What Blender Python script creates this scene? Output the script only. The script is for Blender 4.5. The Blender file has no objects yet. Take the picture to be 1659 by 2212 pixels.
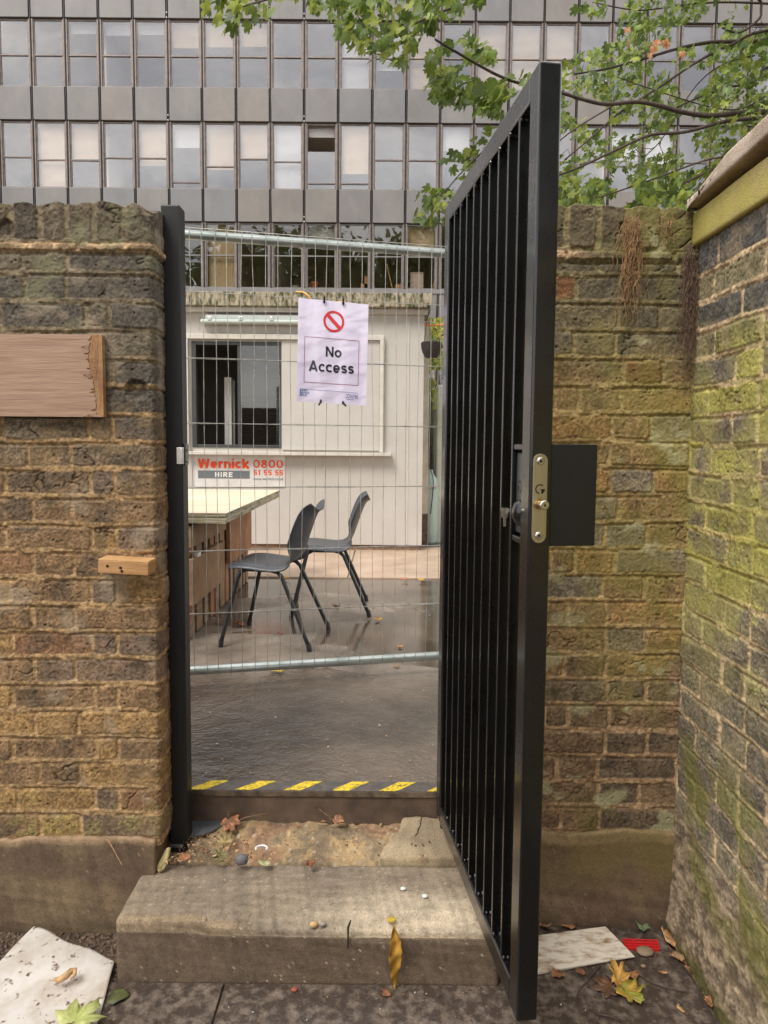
import bpy, bmesh, math, random
import numpy as np
from mathutils import Vector, Matrix
R = math.radians
scene = bpy.context.scene
COL = scene.collection

# ---------------- camera ----------------
HC = 1.43
PITCH, ROLL = R(4.2), R(0.5)
cam_d = bpy.data.cameras.new('camera')
cam = bpy.data.objects.new('camera', cam_d); COL.objects.link(cam)
cam_d.sensor_fit = 'VERTICAL'; cam_d.sensor_height = 36; cam_d.sensor_width = 27
cam_d.lens = 36 * 1475 / 2212
cam_d.shift_y = -37 / 2212
cam_d.clip_start = .05; cam_d.clip_end = 600
cam.matrix_world = Matrix.Translation((0, 0, HC)) @ Matrix.Rotation(math.pi/2 - PITCH, 4, 'X') @ Matrix.Rotation(ROLL, 4, 'Z')
scene.camera = cam

# ---------------- sky and sun ----------------
SUN_EL, SUN_AZ = R(52), R(215)       # azimuth clockwise from +Y
w = bpy.data.worlds.new("World"); scene.world = w; w.use_nodes = True
nt = w.node_tree; N = nt.nodes; L = nt.links
bg = N['Background']; bg.inputs['Strength'].default_value = 0.13
sky = N.new('ShaderNodeTexSky'); sky.sky_type = 'NISHITA'; sky.sun_disc = False
sky.sun_elevation = SUN_EL; sky.sun_rotation = SUN_AZ; sky.dust_density = 3.0; sky.air_density = 1.0
tc = N.new('ShaderNodeTexCoord'); mp = N.new('ShaderNodeMapping'); mp.inputs['Scale'].default_value = (1, 1, 2.2)
cn = N.new('ShaderNodeTexNoise'); cn.inputs['Scale'].default_value = 4.2; cn.inputs['Detail'].default_value = 7; cn.inputs['Roughness'].default_value = .55
cr = N.new('ShaderNodeValToRGB')
cr.color_ramp.elements[0].position = .36; cr.color_ramp.elements[0].color = (.50, .50, .51, 1)
cr.color_ramp.elements[1].position = .66; cr.color_ramp.elements[1].color = (1, .97, .92, 1)
mu = N.new('ShaderNodeVectorMath'); mu.operation = 'SCALE'; mu.inputs['Scale'].default_value = 9.5
mx = N.new('ShaderNodeMixRGB'); mx.inputs['Fac'].default_value = .86
L.new(tc.outputs['Generated'], mp.inputs['Vector']); L.new(mp.outputs[0], cn.inputs['Vector'])
L.new(cn.outputs['Fac'], cr.inputs['Fac']); L.new(cr.outputs['Color'], mu.inputs[0])
L.new(sky.outputs['Color'], mx.inputs['Color1']); L.new(mu.outputs[0], mx.inputs['Color2'])
L.new(mx.outputs['Color'], bg.inputs['Color'])
sun_d = bpy.data.lights.new('sun', 'SUN'); sun_d.energy = 1.5; sun_d.angle = R(25); sun_d.color = (1, .96, .90)
sun = bpy.data.objects.new('sun', sun_d); COL.objects.link(sun)
sd = Vector((math.sin(SUN_AZ)*math.cos(SUN_EL), math.cos(SUN_AZ)*math.cos(SUN_EL), math.sin(SUN_EL)))
sun.rotation_euler = sd.to_track_quat('Z', 'Y').to_euler()
sun.location = sd * 30
scene.view_settings.view_transform = 'Standard'; scene.view_settings.look = 'None'
scene.view_settings.exposure = 1.05; scene.view_settings.gamma = 1
scene.render.resolution_x = 768; scene.render.resolution_y = 1024
try:
    scene.cycles.max_bounces = 8; scene.cycles.transparent_max_bounces = 12; scene.cycles.caustics_reflective = False; scene.cycles.caustics_refractive = False
except Exception: pass

# ---------------- measuring helper: a photo direction met with a real plane ----------------
FW = np.array([0, math.cos(PITCH), -math.sin(PITCH)]); UP = np.array([0, math.sin(PITCH), math.cos(PITCH)]); RT = np.array([1., 0, 0])
def ray(px, py):
    u = px - 829.5; v = 1069. - py; c, s = math.cos(ROLL), math.sin(ROLL)
    return FW*1475. + RT*(u*c - v*s) + UP*(u*s + v*c)
def PY(px, py, Y): d = ray(px, py); return Vector(np.array([0, 0, HC]) + d*(Y/d[1]))
def PZ(px, py, z): d = ray(px, py); return Vector(np.array([0, 0, HC]) + d*((z-HC)/d[2]))
def proj(p):
    d = np.array(p) - np.array([0, 0, HC]); z = d @ FW; u2 = d @ RT/z*1475; v2 = d @ UP/z*1475
    c, s = math.cos(ROLL), math.sin(ROLL)
    return 829.5 + u2*c + v2*s, 1069 - (-u2*s + v2*c)
def C(r, g, b):
    f = lambda v: ((v/255+.055)/1.055)**2.4 if v > 10 else v/255/12.92
    return (f(r), f(g), f(b))

# ---------------- noise ----------------
def _h(i, j, seed):
    i = i.astype(np.int64) & 0xFFFFFFFF; j = j.astype(np.int64) & 0xFFFFFFFF
    n = (i*374761393 + j*668265263 + seed*1442695041) & 0xFFFFFFFF
    n = ((n ^ (n >> 13))*1274126177) & 0xFFFFFFFF
    n = (n ^ (n >> 16)) & 0xFFFFFFFF
    return n/4294967295.0
def vn(x, y, seed=0):
    xi = np.floor(x); yi = np.floor(y); fx = x-xi; fy = y-yi
    fx = fx*fx*(3-2*fx); fy = fy*fy*(3-2*fy)
    a = _h(xi, yi, seed); b = _h(xi+1, yi, seed); c = _h(xi, yi+1, seed); d = _h(xi+1, yi+1, seed)
    return (a*(1-fx)+b*fx)*(1-fy)+(c*(1-fx)+d*fx)*fy
def fbm(x, y, seed=0, octv=4, g=.5):
    t = 0; a = 1; s = 0
    x = np.asarray(x, float); y = np.asarray(y, float)
    for k in range(octv):
        t = t + a*vn(x, y, seed+k*17); s += a; a *= g
        x, y = x*1.93*.8+y*1.93*.6+3.1, -x*1.93*.6+y*1.93*.8+1.7
    return t/s
def ctr(f, k=2.2): return np.clip((f-.5)*k+.5, 0, 1)
def speck(W, sc, seed, lo, hi):
    d, i = worley(W[:, 0]*sc+W[:, 2]*sc*.37, (W[:, 1]+W[:, 2])*sc, seed); return np.clip((.30-d)/.16, 0, 1)*(i > lo)*(i < hi)
def sst(a, b, x):
    t = np.clip((x-a)/(b-a), 0, 1); return t*t*(3-2*t)
def worley(x, y, seed=0):
    xi = np.floor(x); yi = np.floor(y); best = np.full(x.shape, 9.); idv = np.zeros(x.shape)
    for dx in (-1, 0, 1):
        for dy in (-1, 0, 1):
            cx = xi+dx; cy = yi+dy
            px = cx+_h(cx, cy, seed); py = cy+_h(cx, cy, seed+5)
            d = np.hypot(px-x, py-y); m = d < best
            best = np.where(m, d, best); idv = np.where(m, _h(cx, cy, seed+9), idv)
    return best, idv

# ---------------- materials ----------------
MATS = {}
def mat(name, c1, c2=None, rough=.6, metal=0., scale=8., bump=0., bscale=60., spec=.5, rough2=None, attr=False, stretch=(1, 1, 1), contrast=(.35, .65), detail=5, vary=.0, trans=0., bdist=.01, coat=0.):
    if name in MATS: return MATS[name]
    m = bpy.data.materials.new(name); m.use_nodes = True; MATS[name] = m
    nt = m.node_tree; N = nt.nodes; L = nt.links; b = N['Principled BSDF']
    b.inputs['Roughness'].default_value = rough; b.inputs['Metallic'].default_value = metal
    b.inputs['Specular IOR Level'].default_value = spec
    if coat: b.inputs['Coat Weight'].default_value = coat; b.inputs['Coat Roughness'].default_value = .12
    t = N.new('ShaderNodeTexCoord'); mp = N.new('ShaderNodeMapping'); mp.inputs['Scale'].default_value = stretch
    L.new(t.outputs['Object'], mp.inputs['Vector'])
    n = N.new('ShaderNodeTexNoise'); n.inputs['Scale'].default_value = scale; n.inputs['Detail'].default_value = detail; n.inputs['Roughness'].default_value = .62
    L.new(mp.outputs[0], n.inputs['Vector'])
    ramp = N.new('ShaderNodeMapRange'); ramp.inputs['From Min'].default_value = contrast[0]; ramp.inputs['From Max'].default_value = contrast[1]
    L.new(n.outputs['Fac'], ramp.inputs['Value'])
    mx = N.new('ShaderNodeMixRGB')
    if attr:
        a = N.new('ShaderNodeAttribute'); a.attribute_name = 'Col'
        mx.blend_type = 'MULTIPLY'; mx.inputs['Fac'].default_value = 1
        v = N.new('ShaderNodeMapRange'); v.inputs['To Min'].default_value = 1-vary; v.inputs['To Max'].default_value = 1+vary
        v.inputs['From Min'].default_value = .25; v.inputs['From Max'].default_value = .75
        L.new(n.outputs['Fac'], v.inputs['Value']); L.new(a.outputs['Color'], mx.inputs['Color1']); L.new(v.outputs[0], mx.inputs['Color2'])
    else:
        mx.inputs['Color1'].default_value = (*c1, 1); mx.inputs['Color2'].default_value = (*(c2 or c1), 1)
        L.new(ramp.outputs[0], mx.inputs['Fac'])
    L.new(mx.outputs[0], b.inputs['Base Color'])
    if rough2 is not None:
        r = N.new('ShaderNodeMapRange'); r.inputs['To Min'].default_value = rough; r.inputs['To Max'].default_value = rough2
        L.new(ramp.outputs[0], r.inputs['Value']); L.new(r.outputs[0], b.inputs['Roughness'])
    if bump:
        n2 = N.new('ShaderNodeTexNoise'); n2.inputs['Scale'].default_value = bscale; n2.inputs['Detail'].default_value = 4
        L.new(mp.outputs[0], n2.inputs['Vector'])
        bp = N.new('ShaderNodeBump'); bp.inputs['Strength'].default_value = bump; bp.inputs['Distance'].default_value = bdist
        L.new(n2.outputs['Fac'], bp.inputs['Height']); L.new(bp.outputs[0], b.inputs['Normal'])
    if trans:
        tr = N.new('ShaderNodeBsdfTranslucent'); ms = N.new('ShaderNodeMixShader'); ms.inputs[0].default_value = trans
        L.new(mx.outputs[0], tr.inputs['Color']); o = N['Material Output']
        L.new(b.outputs[0], ms.inputs[1]); L.new(tr.outputs[0], ms.inputs[2]); L.new(ms.outputs[0], o.inputs['Surface'])
    return m

# ---------------- object helpers ----------------
def tag(o, label=None, cat=None, group=None, kind=None):
    if label: o['label'] = label
    if cat: o['category'] = cat
    if group: o['group'] = group
    if kind: o['kind'] = kind
    return o
def thing(name, label, cat, loc=(0, 0, 0), group=None):
    o = bpy.data.objects.new(name, None); COL.objects.link(o); o.location = loc; o.empty_display_size = .05
    return tag(o, label, cat, group)
def wloc(o):
    return o.location.copy() if o.parent is None else wloc(o.parent)+o.matrix_parent_inverse.translation+o.location
def link(name, me, m, parent=None, world=True, smooth=False, bevel=0, seg=2):
    o = bpy.data.objects.new(name, me); COL.objects.link(o)
    if m is not None and not me.materials: me.materials.append(m)
    if parent is not None:
        o.parent = parent
        if world:
            loc = wloc(parent)
            o.matrix_parent_inverse = Matrix.Translation(-loc)
    if smooth: me.shade_smooth()
    if bevel:
        b = o.modifiers.new('bevel', 'BEVEL'); b.width = bevel; b.segments = seg; b.limit_method = 'ANGLE'; b.angle_limit = R(40)
    return o
class MB:
    def __init__(s): s.v = []; s.f = []
    def add(s, vs, fs):
        n = len(s.v); s.v += [tuple(v) for v in vs]; s.f += [tuple(n+i for i in f) for f in fs]; return s
    def box(s, x0, y0, z0, x1, y1, z1, M=None):
        vs = [Vector(p) for p in ((x0, y0, z0), (x1, y0, z0), (x1, y1, z0), (x0, y1, z0), (x0, y0, z1), (x1, y0, z1), (x1, y1, z1), (x0, y1, z1))]
        if M is not None: vs = [M @ v for v in vs]
        return s.add(vs, [(0, 3, 2, 1), (4, 5, 6, 7), (0, 1, 5, 4), (1, 2, 6, 5), (2, 3, 7, 6), (3, 0, 4, 7)])
    def tube(s, pts, r, n=10, cap=True):
        pts = [Vector(p) for p in pts]; k = len(pts); rs = r if hasattr(r, '__len__') else [r]*k
        rings = []; prev = None
        for i, p in enumerate(pts):
            t = (pts[min(i+1, k-1)]-pts[max(i-1, 0)])
            if t.length < 1e-9: t = Vector((0, 0, 1))
            t.normalize()
            if prev is None:
                a = Vector((0, 0, 1)) if abs(t.z) < .9 else Vector((1, 0, 0)); u = t.cross(a).normalized()
            else:
                u = (prev - t*prev.dot(t)); u = u.normalized() if u.length > 1e-6 else prev
            prev = u; v = t.cross(u)
            rings.append([p+(u*math.cos(2*math.pi*j/n)+v*math.sin(2*math.pi*j/n))*rs[i] for j in range(n)])
        vs = [q for r_ in rings for q in r_]; fs = []
        for i in range(k-1):
            for j in range(n):
                fs.append((i*n+j, i*n+(j+1) % n, (i+1)*n+(j+1) % n, (i+1)*n+j))
        if cap: fs.append(tuple(range(n-1, -1, -1))); fs.append(tuple((k-1)*n+j for j in range(n)))
        return s.add(vs, fs)
    def lathe(s, prof, n=24, M=None):
        vs = []; fs = []
        for (r, z) in prof:
            for j in range(n): vs.append(Vector((r*math.cos(2*math.pi*j/n), r*math.sin(2*math.pi*j/n), z)))
        if M is not None: vs = [M @ v for v in vs]
        for i in range(len(prof)-1):
            for j in range(n): fs.append((i*n+j, i*n+(j+1) % n, (i+1)*n+(j+1) % n, (i+1)*n+j))
        fs.append(tuple(range(n-1, -1, -1))); fs.append(tuple((len(prof)-1)*n+j for j in range(n)))
        return s.add(vs, fs)
    def prism(s, poly, d, M=None):      # polygon in XY (list), thickness d along Z
        n = len(poly); vs = [Vector((x, y, 0)) for x, y in poly]+[Vector((x, y, d)) for x, y in poly]
        if M is not None: vs = [M @ v for v in vs]
        fs = [tuple(range(n-1, -1, -1)), tuple(range(n, 2*n))]+[(i, (i+1) % n, n+(i+1) % n, n+i) for i in range(n)]
        return s.add(vs, fs)
    def mesh(s, name):
        me = bpy.data.meshes.new(name); me.from_pydata(s.v, [], s.f); me.update()
        bm = bmesh.new(); bm.from_mesh(me); bmesh.ops.recalc_face_normals(bm, faces=bm.faces); bm.to_mesh(me); bm.free()
        return me
    def build(s, name, m, parent=None, **k): return link(name, s.mesh(name), m, parent, **k)
def recenter(o):
    me = o.data; n = len(me.vertices); a = np.empty(n*3); me.vertices.foreach_get('co', a); a = a.reshape(-1, 3)
    c = np.array([(a[:, 0].min()+a[:, 0].max())/2, (a[:, 1].min()+a[:, 1].max())/2, a[:, 2].min()])
    me.vertices.foreach_set('co', (a-c).ravel()); me.update(); o.location = Vector(c)+o.location
    return o
def raw_mesh(name, P, F, col=None, smooth=True):
    P = np.asarray(P, np.float32).reshape(-1, 3); F = np.asarray(F, np.int32)
    me = bpy.data.meshes.new(name); k = F.shape[1]
    me.vertices.add(len(P)); me.vertices.foreach_set('co', P.ravel())
    me.loops.add(F.size); me.loops.foreach_set('vertex_index', F.ravel())
    me.polygons.add(len(F)); me.polygons.foreach_set('loop_start', np.arange(0, F.size, k, dtype=np.int32))
    me.update(calc_edges=True)
    if col is not None:
        ca = me.color_attributes.new('Col', 'FLOAT_COLOR', 'POINT')
        c4 = np.ones((len(P), 4), np.float32); c4[:, :3] = np.asarray(col).reshape(-1, 3); ca.data.foreach_set('color', c4.ravel())
    if smooth: me.shade_smooth()
    me.validate(); return me
def grid_faces(nu, nv, flip=False, closed=False):
    i, j = np.meshgrid(np.arange(nu-1), np.arange(nv-1), indexing='ij'); a = i*nv+j
    f = np.stack([a, a+nv, a+nv+1, a+1], -1).reshape(-1, 4)
    return f[:, ::-1] if flip else f
def cube_sheet(dims, res, r):
    """rounded box made of fine quads: points, outward normals, faces"""
    hx, hy, hz = [d/2 for d in dims]; Ps = []; Fs = []; off = 0
    n = [max(2, int(round(d/res))+1) for d in dims]
    ax = [np.linspace(-d/2, d/2, k) for d, k in zip(dims, n)]
    for a in range(3):
        b, c = [(1, 2), (2, 0), (0, 1)][a]
        for sgn in (-1, 1):
            U, V = np.meshgrid(ax[b], ax[c], indexing='ij'); P = np.zeros(U.shape+(3,)); P[..., b] = U; P[..., c] = V; P[..., a] = sgn*dims[a]/2
            Fs.append(grid_faces(n[b], n[c], sgn < 0)+off); off += P.shape[0]*P.shape[1]; Ps.append(P.reshape(-1, 3))
    P = np.concatenate(Ps); F = np.concatenate(Fs); H = np.array([hx, hy, hz])
    inner = np.clip(P, -(H-r), H-r); d = P-inner; ln = np.linalg.norm(d, axis=1, keepdims=True); nrm = d/np.maximum(ln, 1e-9)
    return inner+nrm*r, nrm, F
def n3(P, sc, seed=0, o=4):        # cheap 3d-ish noise
    return (fbm(P[:, 0]*sc+P[:, 2]*sc*.31, P[:, 1]*sc-P[:, 2]*sc*.17, seed, o)+fbm(P[:, 1]*sc+7, P[:, 2]*sc*1.03+P[:, 0]*sc*.13, seed+3, o)+fbm(P[:, 2]*sc-9, P[:, 0]*sc+P[:, 1]*sc*.2, seed+6, o))/3
def rbox(name, x0, y0, z0, x1, y1, z1, m, parent=None, r=.01, res=.006, amp=.002, sc=30, seed=1, fn=None, colfn=None, big=.0, bsc=4):
    c = np.array([(x0+x1)/2, (y0+y1)/2, (z0+z1)/2]); P, Nn, F = cube_sheet((x1-x0, y1-y0, z1-z0), res, r)
    W = P+c; h = (n3(W, sc, seed)-.5)*2*amp+(n3(W, bsc, seed+20, 3)-.5)*2*big
    W2 = W+Nn*h[:, None]
    if fn: W2 = fn(W2, Nn, W)
    col = colfn(W) if colfn else None
    me = raw_mesh(name, W2, F, col)
    bm = bmesh.new(); bm.from_mesh(me); bmesh.ops.remove_doubles(bm, verts=bm.verts, dist=1e-5); bm.to_mesh(me); bm.free(); me.shade_smooth()
    return link(name, me, m, parent)
TXT = {}
def text_mesh(body, off=0.0):
    cu = bpy.data.curves.new('t', 'FONT'); cu.body = body; cu.size = 1; cu.offset = off; cu.resolution_u = 6; cu.fill_mode = 'FRONT'
    o = bpy.data.objects.new('t', cu); COL.objects.link(o); dg = bpy.context.evaluated_depsgraph_get()
    me = bpy.data.meshes.new_from_object(o.evaluated_get(dg)); bpy.data.objects.remove(o); bpy.data.curves.remove(cu)
    return me
def lettering(name, body, fn, u0, v0, u1, v1, m, parent, off=0.02, lift=.0012):
    me = text_mesh(body, off); n = len(me.vertices); a = np.empty(n*3); me.vertices.foreach_get('co', a); a = a.reshape(-1, 3)
    lo = a.min(0); hi = a.max(0)
    for i in range(n):
        u = u0+(a[i, 0]-lo[0])/(hi[0]-lo[0])*(u1-u0); v = v0+(a[i, 1]-lo[1])/(hi[1]-lo[1])*(v1-v0)
        me.vertices[i].co = fn(u, v, lift)
    me.update(); return link(name, me, m, parent)
def _arc(cx, cy, rx, ry, a0, a1, n=14): return [(cx+rx*math.cos(R(a0+(a1-a0)*k/n)), cy+ry*math.sin(R(a0+(a1-a0)*k/n))) for k in range(n+1)]
def glyph(ch, w):
    h = w/2; X = .74; 
    if ch == 'N': return .74, [[(h, 0), (h, 1)], [(.74-h, 0), (.74-h, 1)], [(h, 1-h*.3), (.74-h, h*.3)]]
    if ch == 'o': return .66, [_arc(.33, X/2, .33-h, X/2-h, 0, 360, 26)]
    if ch == 'A': return .80, [[(h*.9, 0), (.40, 1-h*.2)], [(.80-h*.9, 0), (.40, 1-h*.2)], [(.19, .26), (.61, .26)]]
    if ch == 'c': return .60, [_arc(.33, X/2, .33-h, X/2-h, 42, 318, 20)]
    if ch == 'e': return .64, [_arc(.32, X/2, .32-h, X/2-h, 8, 318, 24), [(h, X/2-.01), (.64-h*.4, X/2-.01)]]
    if ch == 's': r = (X-w)/4; return .58, [_arc(.29, X-h-r, .27-h, r, 22, 180, 9)+_arc(.29, X-h-r, .27-h, r, 190, 262, 4)+_arc(.29, h+r, .28-h, r, 82, 0, 5)+_arc(.29, h+r, .28-h, r, -10, -158, 9)]
    if ch == 'W': return 1.06, [[(h*.8, 1), (.28, 0)], [(.28, 0), (.53, 1)], [(.53, 1), (.78, 0)], [(.78, 0), (1.06-h*.8, 1)]]
    if ch == 'r': return .44, [[(h, 0), (h, X)], [(h, X-.30)]+_arc(.38, X-h-.14, .24, .14, 160, 80, 6)]
    if ch == 'n': return .64, [[(h, 0), (h, X)], _arc(.32, X-h-.20, .32-h, .20, 180, 0, 12)+[(.64-h, 0)]]
    if ch == 'i': return .22, [[(.11, 0), (.11, X)], [(.11, .86), (.11, 1.02)]]
    if ch == 'k': return .64, [[(h, 0), (h, 1.02)], [(h, .28), (.56, X)], [(.24, .38), (.58, 0)]]
    if ch == 'H': return .72, [[(h, 0), (h, 1)], [(.72-h, 0), (.72-h, 1)], [(h, .52), (.72-h, .52)]]
    if ch == 'I': return .26, [[(.13, 0), (.13, 1)]]
    if ch == 'R': return .72, [[(h, 0), (h, 1)], [(h, 1-h), (.40, 1-h)]+_arc(.42, .73, .26-h*.6, .27-h, 80, -80, 8)+[(h, .46)], [(.36, .46), (.66, 0)]]
    if ch == 'E': return .66, [[(h, 0), (h, 1)], [(h, 1-h), (.66, 1-h)], [(h, .52), (.60, .52)], [(h, h), (.66, h)]]
    if ch == '0': return .70, [_arc(.35, .5, .35-h, .5-h, 0, 360, 30)]
    if ch == '8': return .66, [_arc(.33, .75, .27-h, .25-h*.9, 0, 360, 20), _arc(.33, .27, .33-h, .27-h, 0, 360, 22)]
    if ch == '5': return .62, [[(.58, 1-h), (h*1.4, 1-h), (h*1.2, .52)]+_arc(.30, .33, .30-h, .33-h, 130, -150, 14)]
    if ch == '1': return .42, [[(.28, 0), (.28, 1)], [(.28, 1-h), (.06, .80)]]
    return .34, []
def block_text(name, text, fn, u0, v0, u1, v1, m, parent, w=.19, gap=.10, lift=.0012):
    x = 0; polys = []
    for ch in text:
        W, ps = glyph(ch, w); polys += [[(x+a, b) for a, b in p] for p in ps]; x += W+gap
    tot = x-gap; H = 1.02 if any(c in 'ik' for c in text) else 1.0; mb = MB(); us = (u1-u0)/tot; vs = (v1-v0)/H; k = 0
    for p in polys:
        k += 1; n = len(p); closed = n > 12 and math.hypot(p[0][0]-p[-1][0], p[0][1]-p[-1][1]) < 1e-6; L_, R_ = [], []
        for i in range(n):
            a = p[i-1] if i > 0 else (p[-2] if closed else p[0]); b = p[i+1] if i < n-1 else (p[1] if closed else p[-1])
            d1 = (p[i][0]-a[0], p[i][1]-a[1]); d2 = (b[0]-p[i][0], b[1]-p[i][1])
            l1 = math.hypot(*d1) or 1e9; l2 = math.hypot(*d2) or 1e9; t = (d1[0]/l1+d2[0]/l2, d1[1]/l1+d2[1]/l2); l = math.hypot(*t) or 1; t = (t[0]/l, t[1]/l)
            cs = 1.0
            if l1 < 1e8 and l2 < 1e8: cs = max(.6, (1+(d1[0]*d2[0]+d1[1]*d2[1])/(l1*l2))/2)**.5
            o = w/2/cs; L_.append((p[i][0]-t[1]*o, p[i][1]+t[0]*o)); R_.append((p[i][0]+t[1]*o, p[i][1]-t[0]*o))
        V = [fn(u0+a*us, v0+b*vs, lift+k*.00004) for a, b in L_+R_]
        mb.add(V, [(i, n+i, n+i+1, i+1) for i in range(n-1)])
    me = bpy.data.meshes.new(name); me.from_pydata([tuple(v) for v in mb.v], [], mb.f); me.update(); return link(name, me, m, parent)
random.seed(7); RNG = np.random.default_rng(11)
# ================= SETTING =================
Z_Y = .32           # yard level
m_soil = mat('soil', C(62, 50, 40), C(95, 80, 64), rough=.9, scale=30, bump=.8, bscale=140, contrast=(.3, .7))
g = MB().box(-150, -150, -.5, 150, 150, 0).build('ground', m_soil); tag(g, kind='structure')

def asphalt():
    m = mat('wet_asphalt', C(88, 78, 69), C(146, 133, 120), rough=.5, scale=2.1, contrast=(.38, .62), detail=9, spec=.95)
    nt = m.node_tree; N = nt.nodes; L = nt.links; b = N['Principled BSDF']
    t = [n for n in N if n.type == 'TEX_COORD'][0]
    # wetness mask: thin water film in wandering patches
    mp = N.new('ShaderNodeMapping'); mp.inputs['Scale'].default_value = (.9, 1.15, 1); L.new(t.outputs['Object'], mp.inputs[0])
    n = N.new('ShaderNodeTexNoise'); n.inputs['Scale'].default_value = 1.05; n.inputs['Detail'].default_value = 5; n.inputs['Distortion'].default_value = .6; L.new(mp.outputs[0], n.inputs['Vector'])
    r = N.new('ShaderNodeMapRange'); r.interpolation_type = 'SMOOTHSTEP'; r.inputs['From Min'].default_value = .475; r.inputs['From Max'].default_value = .495; L.new(n.outputs['Fac'], r.inputs['Value'])
    rr = N.new('ShaderNodeMapRange'); rr.inputs['To Min'].default_value = .42; rr.inputs['To Max'].default_value = .1; L.new(r.outputs[0], rr.inputs['Value'])
    # distance along the yard: the front metre is a rougher, evenly wet surface
    sx = N.new('ShaderNodeSeparateXYZ'); L.new(t.outputs['Object'], sx.inputs[0])
    fr = N.new('ShaderNodeMapRange'); fr.inputs['From Min'].default_value = 3.0; fr.inputs['From Max'].default_value = 3.35; fr.inputs['To Min'].default_value = 1; fr.inputs['To Max'].default_value = 0; L.new(sx.outputs['Y'], fr.inputs['Value'])
    mr = N.new('ShaderNodeMix'); L.new(fr.outputs[0], mr.inputs['Factor']); L.new(rr.outputs[0], mr.inputs[2]); mr.inputs[3].default_value = .14
    L.new(mr.outputs[0], b.inputs['Roughness'])
    # wet = darker (that is the surface's own colour when wet)
    old = b.inputs['Base Color'].links[0].from_socket
    dk = N.new('ShaderNodeMixRGB'); dk.blend_type = 'MULTIPLY'; L.new(old, dk.inputs['Color1']); dk.inputs['Color2'].default_value = (.50, .46, .43, 1)
    wm = N.new('ShaderNodeMath'); wm.operation = 'MAXIMUM'; L.new(r.outputs[0], wm.inputs[0]); L.new(fr.outputs[0], wm.inputs[1])
    L.new(wm.outputs[0], dk.inputs['Fac']); L.new(dk.outputs[0], b.inputs['Base Color'])
    # bumps: grit everywhere except in the puddles
    g1 = N.new('ShaderNodeTexNoise'); g1.inputs['Scale'].default_value = 58; g1.inputs['Detail'].default_value = 6; L.new(t.outputs['Object'], g1.inputs['Vector'])
    g2 = N.new('ShaderNodeTexNoise'); g2.inputs['Scale'].default_value = 9; g2.inputs['Detail'].default_value = 3; L.new(t.outputs['Object'], g2.inputs['Vector'])
    ad = N.new('ShaderNodeMath'); ad.operation = 'MULTIPLY_ADD'; L.new(g2.outputs['Fac'], ad.inputs[0]); ad.inputs[1].default_value = 2.2; L.new(g1.outputs['Fac'], ad.inputs[2])
    inv = N.new('ShaderNodeMapRange'); inv.inputs['To Min'].default_value = .35; inv.inputs['To Max'].default_value = .02; L.new(r.outputs[0], inv.inputs['Value'])
    mxx = N.new('ShaderNodeMath'); mxx.operation = 'MAXIMUM'; L.new(inv.outputs[0], mxx.inputs[0])
    fm = N.new('ShaderNodeMath'); fm.operation = 'MULTIPLY'; fm.inputs[1].default_value = .62; L.new(fr.outputs[0], fm.inputs[0]); L.new(fm.outputs[0], mxx.inputs[1])
    bp = N.new('ShaderNodeBump'); bp.inputs['Distance'].default_value = .019; L.new(mxx.outputs[0], bp.inputs['Strength']); L.new(ad.outputs[0], bp.inputs['Height']); L.new(bp.outputs[0], b.inputs['Normal'])
    return m
o = MB().box(-40, 2.14, .004, 40, 60, Z_Y).build('yard_ground', asphalt()); tag(o, kind='structure')
m_pave = mat('tan_concrete', C(160, 138, 118), C(192, 168, 146), rough=.55, rough2=.3, scale=3, bump=.15, bscale=50, contrast=(.3, .7))
mb = MB()
for k, (a, b) in enumerate(((-6, -1.62), (-1.61, -.30), (-.29, 1.0), (1.01, 6))):
    mb.box(a, 5.6, Z_Y-.02, b, 7.3, Z_Y+.012+.001*k)
o = mb.build('concrete_path', m_pave, bevel=.006); tag(o, kind='structure')

# ---------------- brick walls ----------------
def flemish(s0, s1, sc, A, phase=0., wrap=False, var=.006, rng=None):
    """joint positions left of the corner sc, optionally wrapping on to the return"""
    S_, H_, Cc = .235, .1175, .067
    js = []; x = sc+phase; k = 0
    seq = ['S', 'H'] if A else None
    if A:
        if not wrap: js.append(x)
        while x > s0-.3:
            x -= S_ if k % 2 == 0 else H_; k += 1; js.append(x+rng.uniform(-var, var))
    else:
        if not wrap: js.append(x)
        for d in (H_, Cc): x -= d; js.append(x+rng.uniform(-var, var)*.5)
        k = 0
        while x > s0-.3:
            x -= S_ if k % 2 == 0 else H_; k += 1; js.append(x+rng.uniform(-var, var))
    if wrap:
        x = sc
        for d in ((H_, S_, H_) if A else (S_, H_, S_)): x += d; js.append(x)
    else:
        x = sc+phase; k = 0 if A else 1
        while x < s1+.3:
            x += H_ if k % 2 == 0 else S_; k += 1; js.append(x+rng.uniform(-var, var))
    return sorted(js)

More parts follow.
